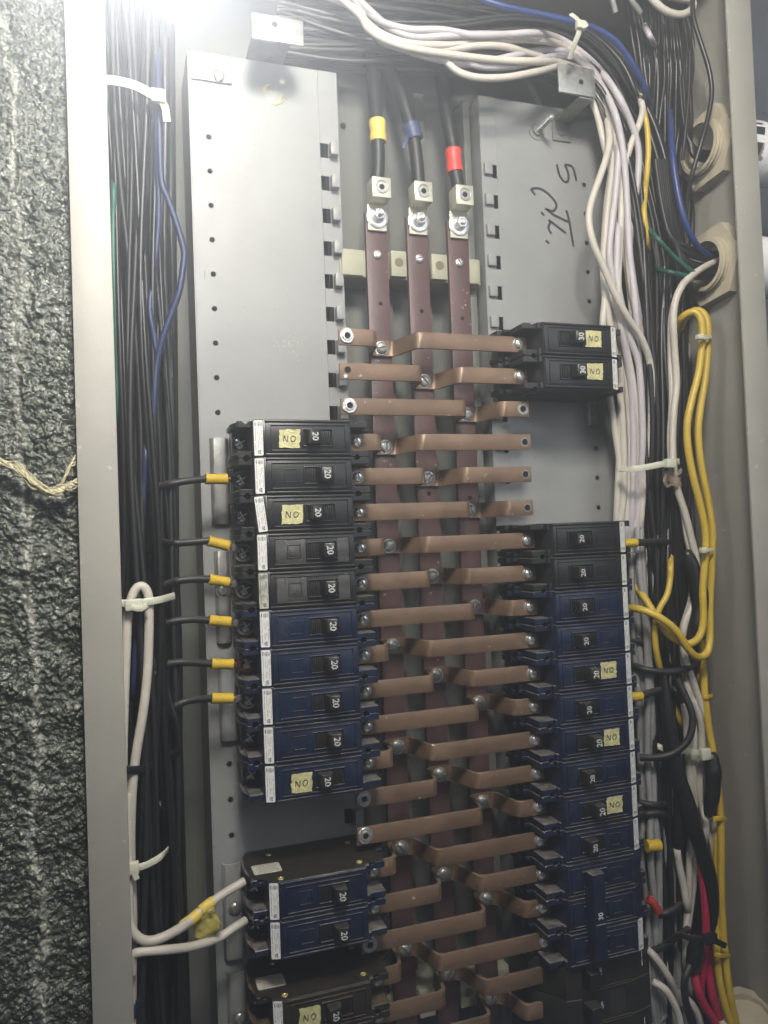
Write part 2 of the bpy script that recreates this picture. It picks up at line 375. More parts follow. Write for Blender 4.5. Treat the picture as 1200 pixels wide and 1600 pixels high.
# ------------------------------------------------------------------ MOUNTING PLATES
def plate(left):
    if left:
        t = thing('mounting_plate', (42, 0, -300), 'wide light grey mounting plate left of the copper bars, pierced by a column of holes', 'mounting plate', 'grey mounting plates')
        xo, xa, xb, xe, ztop, hx, hz0 = -13, 84.2, 90.6, 98.6, 63, 0, 0.0
    else:
        t = thing('mounting_plate', (282, 0, -300), 'narrow grey mounting plate right of the copper bars, with marker writing on it', 'mounting plate', 'grey mounting plates')
        xo, xa, xb, xe, ztop, hx, hz0 = 342, 235.2, 230.6, 221.6, 63, 318.5, -1.4
    zb = -700
    bm = BM()
    a, b = sorted((xo, xa)); box(bm, a, b, -1.5, 0, zb, ztop, 0.25, 1)
    # window column, bridged between the windows
    tabs = [0.5-P_*i for i in range(0, 27)]
    edges = [ztop]+[v for z in tabs for v in (z+5.6, z-5.6)]+[zb]
    a, b = sorted((xa, xb))
    for i in range(0, len(edges)-1, 2): box(bm, a+0.001, b-0.001, -1.5, 0, edges[i+1], edges[i])
    a, b = sorted((xb, xe)); box(bm, a, b, -1.5, -0.05, zb, ztop)
    # returned edges going back
    a = xe if left else xe; box(bm, a-0.7, a+0.7, -28, -0.2, zb, ztop)
    a = xo; box(bm, a-0.7, a+0.7, -54, -0.2, zb, ztop)
    obj('sheet', bm, M_plate, t)
    for z in tabs:
        bm = BM()
        if left: box(bm, 90.8, 97.0, 0.1, 7.0, z-5.2, z+5.0, 0.7)
        else: box(bm, 222.6, 229.6, -1.0, 3.6, z-3.9, z+5.6, 0.7); 
        obj('tab', bm, M_plate, t)
    if not left:
        pass
    bm = BM(); box(bm, min(xa, xb)+0.2, max(xa, xb)-0.2, -12, -11, zb, ztop); obj('window_shade_sheet', bm, M_hole, t)  # black sheet added so the cut windows look shaded
    for i in range(27):
        if left and 9 <= i < 18: continue
        z = hz0-P_*i
        bm = BM(); disc(bm, hx, 0.0, z, 2.0, 0.12, 16); obj('screw_hole', bm, M_hole, t)
    return t
pl = plate(True); pr = plate(False)
# handwriting on the right plate
def zz(u, v): p = at(780+u/6.667, 180+v/6.667, 0); return (p[0], p[2])
HW = [[(600,515),(612,570),(635,640),(675,690),(712,690),(722,640),(708,575),(682,518)], [(680,516),(725,522),(760,538),(785,600),(802,682)],
      [(375,830),(350,800),(335,772),(400,762),(470,790),(545,855),(592,925),(588,970),(560,1000),(520,992),(478,975)], [(500,985),(560,1035),(640,1075),(722,1112)],
      [(698,990),(726,1090),(752,1240),(775,1370)], [(435,1008),(450,1025),(468,1046)], [(512,1090),(530,1118),(512,1165),(522,1200),(545,1235)],
      [(522,1100),(570,1135),(630,1180),(695,1230)], [(485,1303),(500,1320),(522,1338)]]
bm = BM(); strokes(bm, [[zz(*p) for p in l] for l in HW], 1.1, 0.1, 0.08); obj('marker_writing', bm, M_ink, pr)
# smears on the left plate
bm = BM()
for i in range(60):
    c = at(455+random.gauss(0, 14), 540+random.gauss(0, 10), 0); disc(bm, c[0], 0.0, c[2], random.uniform(0.15, 0.55), 0.06, 6)
for i in range(40):
    c = at(random.uniform(345, 505), random.uniform(400, 650), 0); disc(bm, c[0], 0.0, c[2], random.uniform(0.1, 0.35), 0.05, 6)
for i in range(18):
    c = at(random.uniform(825, 935), random.uniform(650, 810), 0); disc(bm, c[0], 0.0, c[2], random.uniform(0.15, 0.5), 0.06, 6)
obj('paint_fleck', bm, mat('fleck', (0.5,0.48,0.42), 0.8), pl)['kind'] = 'stuff'
for (px, py) in ((320,430),):
    c = at(px, py, 0); bm = BM(); box(bm, c[0]-0.25, c[0]+0.25, 0.02, 0.1, c[2]-3, c[2]+3); obj('pencil_tick', bm, M_ink, pl)

def slotted(bm, x, h, z, r, ht, ang, axis=(0,1,0)):
    """pan-head screw with a real slot: two half heads around a gap"""
    g = r*0.14
    for s in (1, -1):
        pts = []
        a0 = math.asin(g/r)
        arc = [a0+(math.pi-2*a0)*i/12 for i in range(13)]
        ring = [(r*math.cos(a), r*math.sin(a)) for a in arc]
        lv = [(0, 1.0), (ht*0.55, 0.96), (ht*0.85, 0.78), (ht, 0.5)]
        rows = []
        for hh, k in lv:
            row = []
            for (a, b) in ring:
                a2, b2 = a*k, max(b*k, g)
                b2 *= s; ca, sa = math.cos(ang), math.sin(ang)
                row.append(bm.verts.new(V(x+a2*ca-b2*sa, h+hh, z+a2*sa+b2*ca)))
            rows.append(row)
        for A, B in zip(rows, rows[1:]):
            for i in range(len(A)-1): bm.faces.new((A[i], A[i+1], B[i+1], B[i]))
            bm.faces.new((A[-1], A[0], B[0], B[-1]))
        bm.faces.new(rows[-1])
    lathe(bm, (x, h, z), (0,1,0), [(0,r*0.9),(ht*0.35,r*0.9),(ht*0.35,0)], 16)
def hexnut(bm, x, h, z, r, ht, ang=0.3, n=6):
    prism(bm, [(x+r*math.cos(ang+i*2*math.pi/n), z+r*math.sin(ang+i*2*math.pi/n)) for i in range(n)], 'h', h, h+ht, r*0.08)

# brackets at the top
t = thing('zinc_bracket', at(330, 113, 2), 'flat zinc bracket with slotted screw covering the top corner of the left plate', 'bracket')
bm = BM(); a = at(298, 96, 2); b = at(363, 131, 2); box(bm, a[0], b[0], 0.3, 2.2, b[2], a[2], 0.4); obj('strip', bm, M_zinc, t)
bm = BM(); c = at(342, 119, 2.2); slotted(bm, c[0], 2.2, c[2], 4.4, 2.2, 1.4); obj('screw', bm, M_zinc, t)
def standoff(px0, py0, px1, py1, up, label, hole):
    h = 42; a = at(px0, py0, h); b = at(px1, py1, h)
    t = thing('standoff_bracket', (b[0]-8, 0, b[2]-8), label, 'bracket', 'stand-off brackets for the front trim')
    bm = BM(); box(bm, a[0], b[0], h-2.2, h, b[2], a[2], 0.5); obj('front_tab', bm, M_zinc, t)
    if up:
        bm = BM(); box(bm, a[0]+4, b[0]-4, -54, h-2.1, a[2]-2.2, a[2]-0.2, 0.3); obj('leg', bm, M_zincg, t)
    else:
        bm = BM(); box(bm, b[0]-14, b[0]-1, 1.8, h-2.1, b[2]-1.2, b[2]+0.9, 0.3); obj('leg', bm, M_zincg, t)
        bm = BM(); box(bm, b[0]-16, b[0]+1, 0.2, 1.9, b[2]-17, b[2]+1, 0.3); obj('foot', bm, M_zincg, t)
        bm = BM(); slotted(bm, b[0]-8, 1.9, b[2]-10, 3.2, 1.6, 0.6); obj('screw', bm, M_zincg, t)
    bm = BM(); c = at(*hole, h); disc(bm, c[0], h, c[2], 2.2, 0.12, 16); obj('screw_hole', bm, M_hole, t)
standoff(393, 18, 475, 72, True, 'crusted zinc stand-off bracket with one hole, above the left plate in the glare', (429, 38))
standoff(872, 98, 931, 152, False, 'square zinc stand-off bracket with one hole, in front of the bend of the white wires', (908, 128))
# stud on right plate
c = at(838, 206, 0); t = thing('threaded_stud', c, 'bright threaded stud with nut and washer sticking out of the right plate', 'stud')
bm = BM(); lathe(bm, c, (0,1,0), [(0,0),(0,7.2),(0.9,7.2),(1.1,6.6),(1.1,0)], 24); obj('washer', bm, M_zincg, t)
bm = BM(); hexnut(bm, c[0], 1.1, c[2], 4.6, 2.6); obj('nut', bm, M_zinc, t)
bm = BM(); pr_ = [(1, 0)]
for i in range(22): pr_ += [(3+i, 2.55), (3.5+i, 2.15)]
pr_ += [(25.6, 2.2), (26.4, 1.4), (26.5, 0)]; lathe(bm, c, (0,1,0), pr_, 16); obj('shank', bm, M_steel, t)
# bushing hole on left plate
c = at(427, 148, 0); t = thing('brass_bushing', c, 'large round opening with a thin brass edge near the top of the left plate', 'bushing')
bm = BM(); disc(bm, c[0], 0.0, c[2], 7.6, 0.12, 32); obj('opening', bm, M_zincg, t)
for a0, a1 in ((1.9, 3.3), (-1.5, 0.25)):
    bm = BM(); tube(bm, [(c[0]+7.6*math.cos(a0+(a1-a0)*i/8), 0.4, c[2]+7.6*math.sin(a0+(a1-a0)*i/8)) for i in range(9)], 1.0, n=8, sub=2, rfun=lambda q: 0.25+math.sin(math.pi*q)*0.9); obj('brass_edge', bm, M_brass, t)
bm = BM(); e = at(441, 128, 0); lathe(bm, e, (0,1,0), [(0,2.3),(1,2.2),(1.8,1.2),(2,0)], 14); obj('rivet', bm, M_lug, t)

# ------------------------------------------------------------------ BUS BARS, LUGS, CABLES
names = (('left', 'yellow'), ('middle', 'blue'), ('right', 'red'))
for i, bx in enumerate(BUSX):
    t = thing('bus_bar', (bx, 2, -350), '%s of the three vertical red brown bus bars, below the %s taped cable' % names[i], 'bus bar', 'vertical bus bars')
    bm = BM(); box(bm, bx-8.8, bx+8.8, 2.0, 6.7, -705, -46.5, 0.5); obj('bar', bm, M_bus, t)
    bm = BM(); c = at((589, 651, 711)[i], (398, 404, 410)[i], 6.7); slotted(bm, bx+(-0.4, .3, -.2)[i], 6.7, c[2], 3.6, 2.2, (0.7, 0.1, 2.2)[i]); obj('screw', bm, M_steel, t)
    bm = BM()
    for zz_ in (-118, -262)[:1 if i == 0 else 2]: disc(bm, bx+1, 6.7, zz_-4*i, 1.7, 0.1, 12)
    obj('screw_hole', bm, M_hole, t)
    # solder drips
    bm = BM()
    for q in range(9):
        zq = random.uniform(-150, -100) if i == 2 else random.uniform(-400, -90); xq = bx+random.uniform(-8, 8)
        lathe(bm, (xq, 6.6, zq), (0,1,0), [(0,random.uniform(0.4,1.1)),(0.3,0.6),(0.5,0)], 7)
    obj('solder_speck', bm, M_cream, t)
    # lug
    t = thing('cable_lug', (bx, 7, -45), 'plated square cable lug bolted to the top of the %s bus bar' % names[i][0], 'lug', 'main cable lugs')
    zc = -33.0-(0.6, 0.2, -0.6)[i]; rot = 0
    bm = BM(); box(bm, bx-7.4, bx+7.4, 8.2, 23, zc-8, zc+7.6, 0.5)
    ob = obj('block', bm, M_lug, t)
    bm = BM(); lathe(bm, (bx, 22.9, zc), (0,1,0), [(0,5.3),(0.3,5.3),(0.5,4.9),(0.4,4.6),(0.15,4.4),(0.15,2.5),(-0.1,2.4)], 24); obj('set_screw', bm, M_zinc, t)
    bm = BM(); hexnut(bm, bx, 22.95, zc, 2.4, 0.12); obj('hex_socket', bm, M_hole, t)
    bm = BM(); box(bm, bx-7.6, bx+7.6, 6.9, 9.4, -62, zc-7.9, 0.4); obj('tongue', bm, M_lug, t)
    bm = BM(); lathe(bm, (bx, 9.4, -51.5), (0,1,0), [(0,0),(0,8.9),(0.8,8.9),(1.2,8.3),(1.2,5.2),(2.2,5.0),(2.2,0)], 32); obj('washer', bm, M_steel, t)
    bm = BM(); hexnut(bm, bx+0.3, 11.6, -51.0, 4.9, 4.2, 0.2+i); obj('nut', bm, M_steel, t)
    bm = BM(); lathe(bm, (bx+0.3, 15.5, -51.0), (0,1,0), [(0,0),(0,2.7),(3.4-i,2.6),(4.0-i,1.8),(4.0-i,0)], 16); obj('bolt', bm, M_steel, t)
CAB = [[(592,286,15),(591,250,15),(589,205,15),(585,150,9),(582,110,0),(572,60,-8),(560,0,-12),(540,-80,-20)],
       [(655,296,15),(652,262,15),(646,215,14),(632,165,10),(615,125,0),(600,85,-8),(580,30,-12),(560,-80,-20)],
       [(713,300,15),(711,268,15),(708,235,14),(700,190,10),(693,150,2),(686,105,-6),(676,50,-12),(670,-80,-20)]]
for i, path in enumerate(CAB):
    pts = [at(*p) for p in path]; pts[0] = (BUSX[i]-1, 15, -27)
    t = thing('main_cable', pts[0], 'thick black main cable with a %s tape band entering the %s lug' % (names[i][1], names[i][0]), 'cable', 'thick main feed cables')
    bm = BM(); tube(bm, pts, 5.2, n=18, sub=8); obj('insulation', bm, M_wb2, t)
    C = catmull([Vector(p) for p in pts], 8)
    seg = ((11, 19), (12, 20), (4, 14))[i]; mt = (M_ytape, M_btape, M_rtape)[i]
    # tape by pixel height
    want = ((190, 222), (197, 216), (234, 270))[i]
    q = [at(path[2][0]+dx, y, 14.5) for y, dx in ((want[1], 1.5), ((want[0]+want[1])/2, 0.3), (want[0], -1.0))]
    if i == 1: q = [at(648, 218, 14), at(645, 207, 14), at(641, 196, 13.5)]
    if i == 2: q = [at(711, 270, 14.8), at(709, 252, 14.5), at(708, 235, 14)]
    if i == 0: q = [at(591, 222, 15), at(590.5, 206, 15), at(589, 190, 14)]
    bm = BM(); tube(bm, q, 6.3 if i != 1 else 6.9, n=18, sub=5, rfun=lambda s: 1+0.05*math.sin(9*s)); obj('tape_band', bm, mt, t)
    if i == 1:
        bm = BM(); tube(bm, [at(637, 212, 16), at(634, 222, 18), at(632, 232, 18)], 0.8, flat=(1.4, 0.2)); obj('tape_end', bm, mt, t)

def insulator(z, label):
    t = thing('bus_insulator', (157, -20, z), label, 'insulator', 'cream bus bar insulators')
    bm = BM(); box(bm, 96, 215, -27.8, 1.6, z-10.5, z+10.5, 0.6); obj('beam', bm, M_cream, t)
    for x0, x1, hh in ((97, 114.5, 3.5), (135.8, 148.6, 8), (169.8, 183.3, 8), (204.5, 213, 3.5)):
        bm = BM(); box(bm, x0, x1, 1.5, hh, z-10, z+10.2, 0.7); obj('spacer_block', bm, M_cream, t)
        if hh > 5:
            bm = BM(); disc(bm, (x0+x1)/2, hh, z+1, 3.6, 0.12, 20); obj('bore', bm, mat('bore_tan', (0.16,0.13,0.085), 0.8), t)
insulator(-86, 'cream insulator block under the tops of the three bus bars, with two round bores')
insulator(-655, 'cream insulator block under the bus bars at the bottom edge of the view')

# ------------------------------------------------------------------ CROSS STRAPS
ordw = ['topmost','second','third','fourth','fifth','sixth','seventh','eighth','ninth','tenth','eleventh','twelfth','thirteenth','fourteenth','fifteenth','sixteenth','seventeenth','eighteenth','nineteenth','twentieth','twenty-first']
NUTL = (0, 2, 13, 14, 17); HOLEL = (1,); HOLER = (2, 3, 4, 5)
for k in range(21):
    b = BUSX[k % 3]; z = ZR(k)+random.uniform(-0.5, 0.5); hp = 37.6+random.uniform(-0.6, 0.6); hb = 8.2
    what = {0: 'bright nut at left', 1: 'open hole at left', 2: 'with both ends free of breakers', 3: 'with an open hole at right', 4: 'with an open hole at right', 5: 'with an open hole at right'}
    lab = '%s crossbar from the top, on the %s bus bar%s' % (ordw[k], names[k % 3][0], (' ' + what[k]) if k in what else '')
    t = thing('copper_crossbar', (b, hb, z), lab, 'crossbar', 'copper crossbars screwed to the bus bars')
    xl, xr = 82.4, 233.4
    run = 6.5+random.uniform(-0.8, 1.5)
    P = fillet([(xl, hp), (b-10.3-run*0.55, hp), (b-10.3, hb), (b+10.3, hb), (b+10.3+run, hp), (xr, hp)], 5.0)
    bm = BM(); prism(bm, ribbon_outline(P, 2.5), 'z', z-6.0, z+6.0, 0.3)
    obj('bar', bm, M_strap, t, smooth=40)
    bm = BM(); lathe(bm, (b-0.5+random.uniform(-.8,.8), hb+1.25, z+random.uniform(-.5,.5)), (0,1,0), [(0,5.6),(0.6,5.5),(0.7,0)], 18)
    obj('washer', bm, M_solder, t)
    bm = BM(); slotted(bm, b-0.5, hb+1.9, z, 4.7, 2.7, random.uniform(0, 3.1)); obj('screw', bm, M_zinc, t)
    if k in NUTL:
        bm = BM(); n = 12
        prism(bm, [(88.3+random.uniform(5.2, 6.3)*math.cos(q*2*math.pi/n), z+0.4+random.uniform(5.2, 6.3)*math.sin(q*2*math.pi/n)) for q in range(n)], 'h', hp+1.25, hp+2.6, 0.5)
        obj('solder_pad', bm, M_solder, t)
        bm = BM(); lathe(bm, (88.3, hp+2.6, z+0.4), (0,1,0), [(0,3.6),(0.8,3.4),(0.9,2.4),(0.1,2.1)], 16); obj('ring_rim', bm, M_solder, t)
        bm = BM(); disc(bm, 88.3, hp+2.6, z+0.4, 2.1, 0.1); obj('bolt_hole', bm, M_hole, t)
    if k in HOLEL:
        bm = BM(); disc(bm, 88.3, hp+1.25, z+1, 2.5, 0.1); obj('bolt_hole', bm, M_strap if False else M_hole, t)
        bm = BM(); lathe(bm, (86.5, hp+1.2, z-4), (0,1,0), [(0,2.0),(0.8,1.4),(1,0)], 9); obj('solder_speck', bm, M_solder, t)
    if k in HOLER:
        bm = BM(); lathe(bm, (228.3, hp+1.25, z), (0,1,0), [(0,3.6 if k > 2 else 4.6),(0.25,3.5 if k > 2 else 4.4),(0.25,2.5)], 20); obj('hole_rim', bm, M_zincg, t)
        bm = BM(); disc(bm, 228.3, hp+1.25, z, 2.4, 0.12); obj('bolt_hole', bm, M_hole, t)
    bm = BM()
    for q in range(3):
        xq = random.choice([random.uniform(xl+8, b-20), random.uniform(b+20, xr-8)])
        if xl+5 < xq < b-18 or b+18 < xq < xr-5: lathe(bm, (xq, hp+1.2, z+random.uniform(-5, 5)), (0,1,0), [(0,random.uniform(0.3,0.8)),(0.25,0.3),(0.3,0)], 6)
    if len(bm.verts): obj('solder_speck', bm, M_cream, t)
    else: bm.free()

# ------------------------------------------------------------------ BREAKERS (modelled about (0,0,0): u along the breaker, outer end -u)
MESH = {}
def cached(key, build, m):
    if key not in MESH:
        bm = BM(); build(bm); me = bpy.data.meshes.new(key[0]); finish(me, bm); me.materials.append(m); MESH[key] = me
    return MESH[key]
def part(name, key, build, m, parent):
    o = bpy.data.objects.new(name, cached(key, build, m)); COL.objects.link(o); o.parent = parent; return o
def semi(u0, r, zs, n=8):                                   # half-round notch on the edge z = zs*12.55
    return [(u0-r*math.cos(math.pi*i/n), zs*(12.5-r*math.sin(math.pi*i/n))) for i in range(n+1)]
def b_housing(bm):
    prism(bm, [(-38.5,0),(-38.5,56.6),(-32.0,58.9),(-31.4,59.2),(28.2,59.2),(28.8,58.0),(28.8,30),(28.8,0)], 'z', -12.5, 12.5, 0.45)
    # outer terminal well with its barriers
    prism(bm, [(-38.6,0),(-44.5,0),(-47.3,8),(-48.3,26.5),(-38.6,26.5)], 'z', -12.5, 12.5, 0.3)
    for s in (1, -1):
        prism(bm, [(-47.6, s*8.0)]+[(-47.6, s*12.5)]+semi(-42.2, 2.4, s)+[(-38.4, s*12.5),(-38.4, s*8.0)], 'h', 26.3, 50.5, 0.4)
        prism(bm, [(-47.2,10),(-50.0,13),(-50.4,36),(-47.4,46)], 'z', s*8.9 if s > 0 else -12.3, s*12.3 if s > 0 else -8.9, 0.3)
        # inner ears either side of the connector
        prism(bm, [(28.7, s*12.5)]+semi(33.9, 2.3, s)+[(41.5, s*12.5),(43.0, s*11.6),(43.0, s*7.9),(28.7, s*7.9)], 'h', 22, 54.5, 0.4)
        prism(bm, [(28.6, s*12.4),(31.0, s*12.4),(31.0, s*7.6),(28.6, s*7.6)], 'h', 54, 57.6, 0.3)
        box(bm, 42.6, 51.4, 14, 29.5, s*12.3 if s < 0 else 7.9, s*7.9 if s < 0 else 12.3, 0.4)
        box(bm, 42.8, 47.6, 29.0, 34.5, s*12.2 if s < 0 else 9.6, s*9.6 if s < 0 else 12.2, 0.3)
    prism(bm, [(28.7,0),(38,0),(43,14),(43,24.2),(28.7,26)], 'z', -12.5, 12.5, 0.3)
    prism(bm, [(42.5,10),(48.2,14),(48.2,24.2),(42.5,24.2)], 'z', -12.4, 12.4, 0.3)
    # long moulded rails on the front
    for s in (1, -1): box(bm, -31.0, 27.9, 59.0, 60.8, s*11.9 if s < 0 else 10.5, s*10.5 if s < 0 else 11.9, 0.35)
    box(bm, -30.6, 27.6, 59.1, 60.2, -10.0, 10.0, 0.3)
    for z0 in (-8.9, 8.2): box(bm, -27.4, 24.6, 60.1, 61.0, z0, z0+0.7, 0.2)
    for u0 in (-27.4, 24.0): box(bm, u0, u0+0.6, 60.1, 61.0, -8.9, 8.9, 0.2)
    for z0 in (-4.6, 4.0): box(bm, -18.6, -10.2, 60.1, 60.7, z0, z0+0.5, 0.15)
    for u0 in (-18.8, -10.4): box(bm, u0, u0+0.5, 60.1, 60.7, -4.6, 4.5, 0.15)
    # toggle collar
    for z0 in (-6.0, 5.3): box(bm, -5.5, 15.2, 60.1, 61.5, z0, z0+0.7, 0.2)
    box(bm, -5.9, -5.2, 60.1, 61.5, -6.0, 6.0, 0.2); box(bm, 14.8, 15.5, 60.1, 61.5, -6.0, 6.0, 0.2)
def b_worn2(bm): box(bm, 15.8, 23.8, 60.1, 60.65, -8, 8, 0.1)
def b_worn(bm):
    box(bm, -26.6, -6.2, 59.9, 60.32, -8.1, 8.1, 0.05); box(bm, -26.5, -19.4, 60.2, 60.65, -8, 8, 0.1); box(bm, -9.6, -6.3, 60.2, 60.65, -8, 8, 0.1)
    for i in range(5): box(bm, -26.2+i*1.3, -25.7+i*1.3, 60.5, 60.85, -7.5, 7.5)
    box(bm, -17.4, -11.6, 60.1, 60.8, -3.4, 3.2, 0.2)
def b_slot(bm): box(bm, -5.1, 14.7, 60.15, 60.35, -5.2, 5.2)
def b_ribs(on):
    def f(bm):
        xs = [-4.2+i*1.3 for i in range(5)] if on else [7.4+i*1.3 for i in range(5)]
        for x in xs: box(bm, x, x+0.7, 60.2, 61.4, -4.6, 4.6, 0.15)
    return f
def b_toggle(on):
    def f(bm):
        if on: pts = [(2.6,60.2),(4.6,68.4),(12.2,69.6),(13.6,60.2)]
        else: pts = [(-3.8,60.2),(-2.6,69.6),(5.0,68.4),(7.0,60.2)]
        prism(bm, fillet_closed(pts, 0.9), 'z', -4.7, 4.7, 0.4)
    return f
def fillet_closed(P, r, n=3):
    out = []
    m = len(P)
    for i in range(m):
        a, b, c = Vector(P[i-1]), Vector(P[i]), Vector(P[(i+1) % m]); d1 = a-b; d2 = c-b
        p = b+d1.normalized()*r; q = b+d2.normalized()*r
        for k in range(n+1):
            t = k/n; out.append(tuple(p*(1-t)**2+b*2*t*(1-t)+q*t*t))
    return out
def b_num(s, on):
    def f(bm):
        add_text(bm, s, 5.9, 8.4 if on else 1.0, 0, 0, 'cw', 0.13)
        for v in bm.verts: u = v.co.x/MM; v.co.y = -((68.4+(u-4.6)*1.2/7.6 if on else 69.6-(u+2.6)*1.2/7.6)+0.16)*MM
    return f
def lab_h(u): return 56.6+(u+38.5)*(58.9-56.6)/6.5
def b_label(tilt):
    def f(bm):
        vs = []
        c, s = math.cos(tilt), math.sin(tilt)
        outl = fillet_closed([(-37.9,-11.6),(-37.9,11.9),(-32.2,11.9),(-32.2,-11.6)], 0.7)
        P2 = []
        for u, z in outl:
            du, dz = u+35, z; P2.append((-35+du*c-dz*s, du*s+dz*c))
        A = [bm.verts.new(V(u, lab_h(u)+0.05, z)) for u, z in P2]; B = [bm.verts.new(V(u, lab_h(u)+0.28, z)) for u, z in P2]
        bm.faces.new(A); bm.faces.new(B[::-1]); n = len(A)
        for i in range(n): bm.faces.new((A[i], B[i], B[(i+1) % n], A[(i+1) % n]))
    return f
def b_print(tilt):
    def f(bm):
        rnd = random.Random(3); c, s = math.cos(tilt), math.sin(tilt)
        def T(u, z): du = u+35; return (-35+du*c-z*s, du*s+z*c)
        def q(u0, u1, z0, z1):
            ps = [T(u0, z0), T(u1, z0), T(u1, z1), T(u0, z1)]
            bm.faces.new([bm.verts.new(V(u, lab_h(u)+0.31, z)) for u, z in ps])
        def ring(cu, cz, r, w, a0=0, a1=2*math.pi):
            n = 18
            for i in range(n):
                t0, t1 = a0+(a1-a0)*i/n, a0+(a1-a0)*(i+1)/n
                ps = [T(cu+r*math.cos(t0), cz+r*math.sin(t0)), T(cu+r*math.cos(t1), cz+r*math.sin(t1)), T(cu+(r-w)*math.cos(t1), cz+(r-w)*math.sin(t1)), T(cu+(r-w)*math.cos(t0), cz+(r-w)*math.sin(t0))]
                bm.faces.new([bm.verts.new(V(u, lab_h(u)+0.31, z)) for u, z in ps])
        ring(-34.6, 9.2, 1.35, 0.32); q(-35.3, -33.9, 8.9, 9.3); q(-34.9, -34.5, 8.3, 10.1)
        q(-37.2, -36.6, 8.0, 10.6); q(-33.0, -32.7, 8.0, 10.6)
        ring(-34.4, -9.3, 1.3, 0.4, 0.6, 5.6); q(-35.0, -34.0, -9.6, -9.0); q(-34.4, -34.0, -10.3, -8.4)
        for u, w, zs, ze, st in ((-37.0, 0.28, 6.8, -10.5, 1.1), (-35.6, 0.22, 6.6, 0.5, 0.7), (-34.7, 0.22, 6.6, -1.0, 0.7), (-33.9, 0.22, 6.6, 0.8, 0.7), (-33.1, 0.25, 6.6, -6.8, 0.9), (-35.3, 0.35, -2.2, -6.2, 0.8), (-34.3, 0.3, -2.2, -5.2, 0.7)):
            z = zs
            while z > ze:
                l = st*rnd.uniform(0.5, 1.1)
                if rnd.random() < 0.86: q(u, u+w, z-l, z)
                z -= l+0.22
    return f
def b_oscrew(bm):
    x, h, z = -43.2, 26.4, 0
    lathe(bm, (x, h, z), (0,1,0), [(0,5.6),(0.9,5.6),(1.0,4.9),(2.6,4.8),(3.8,4.0),(4.4,2.4),(4.5,0)], 24)
def b_ocross(bm):
    for a in (0.5, 0.5+math.pi/2):
        c, s = math.cos(a), math.sin(a); pts = [(-3.6,-0.45),(3.6,-0.45),(3.6,0.45),(-3.6,0.45)]
        prism(bm, [(-43.2+u*c-z*s, u*s+z*c) for u, z in pts], 'h', 30.4, 31.02)
def b_iscrew(bm): slotted(bm, 38.6, 38.9, 0, 4.0, 3.6, 1.9)
def b_ipad(bm): lathe(bm, (38.6, 38.6, 0), (0,1,0), [(0,4.7),(0.5,4.7),(0.6,0)], 16)
def b_tape(seed, on, w=14, hh=12.6):
    def f(bm):
        rnd = random.Random(seed); u0, z0 = (-22, -7) ; n = 8; G = []
        for i in range(n+1):
            row = []
            for j in range(n+1):
                u = u0+w*i/n+(rnd.uniform(-.5,.5) if i in (0,n) else 0)+0.6*j/n*rnd.choice((1,))
                z = z0+hh*j/n+(rnd.uniform(-.35,.35) if j in (0,n) else 0)
                row.append(bm.verts.new(V(u, 61.15+rnd.uniform(0,0.28), z)))
            G.append(row)
        for i in range(n):
            for j in range(n): bm.faces.new((G[i][j], G[i+1][j], G[i+1][j+1], G[i][j+1]))
        r = bmesh.ops.extrude_face_region(bm, geom=bm.faces[:])
        bmesh.ops.translate(bm, verts=[v for v in r['geom'] if isinstance(v, bmesh.types.BMVert)], vec=V(0,0.12,0))
    return f
def b_no(seed, flip):
    """pencilled NO; flip turns it upright again on breakers mounted the other way round"""
    def f(bm):
        rnd = random.Random(seed); s = -1 if flip else 1; cu, cz = -14.7, -0.8
        def T(pts): return [(cu+s*(a+rnd.uniform(-.15,.15)), cz+s*(b+rnd.uniform(-.15,.15))) for a, b in pts]
        N_ = T([(-4.4,-1.8),(-3.9,2.0),(-3.4,1.2),(-1.6,-1.9),(-1.1,2.0)])
        O_ = T([(2.2,1.8),(0.9,0.6),(1.1,-1.4),(2.5,-1.8),(3.9,-0.6),(3.7,1.2),(2.5,1.8),(1.8,1.5)])
        strokes(bm, [N_, O_], 0.25, 61.65, 0.05)
    return f
def pole(t, key, hm, on=True, num='20', lab=True, tilt=0.0, tape=None, flip=False, worn=False, labm=None, toggle=True):
    part('housing', ('housing', key), b_housing, hm, t)
    if worn:
        part('worn_face', ('worn_face',), b_worn, M_worn, t); part('worn_face', ('worn_face', 2), b_worn2, M_worn, t)
    if toggle:
        part('toggle_slot', ('toggle_slot',), b_slot, M_hole, t)
        part('toggle_ribs', ('toggle_ribs', on), b_ribs(on), M_tog, t)
        tg = part('toggle', ('toggle', on), b_toggle(on), M_tog, t)
        part('rating_number', ('rating_number', num, on), b_num(num, on), M_num, tg)
    if lab:
        lb = part('label', ('label', tilt, labm is not None), b_label(tilt), labm or M_label, t)
        part('label_print', ('label_print', tilt), b_print(tilt), M_print, lb)
    ts = part('terminal_screw', ('terminal_screw', 'o'), b_oscrew, M_dkscrew, t); part('screw_cross', ('screw_cross',), b_ocross, M_steel, ts)
    part('terminal_pad', ('terminal_pad',), b_ipad, M_zinc, t)
    part('terminal_screw', ('terminal_screw', 'i'), b_iscrew, M_steel, t)
    if tape is not None:
        tp = part('tape_tag', ('tape_tag', tape), b_tape(tape, on), M_tape, t)
        part('pencil_writing', ('pencil_writing', tape, flip), b_no(tape, flip), M_ink, tp)
def place(t, left, k):
    x = 54.0 if left else 264.8
    t.location = V(x, 0, ZR(k)+0.0)
    if not left: t.rotation_euler = (0, math.pi, 0)
    ORG[t.name] = Vector((0,0,0))
LK = {3: (False, 'sound', 101), 4: (True,), 5: (False, 'x', 102), 6: (True,), 7: (True,), 8: (True,), 9: (True,), 10: (True,), 11: (True,), 12: (False, 'x', 103)}
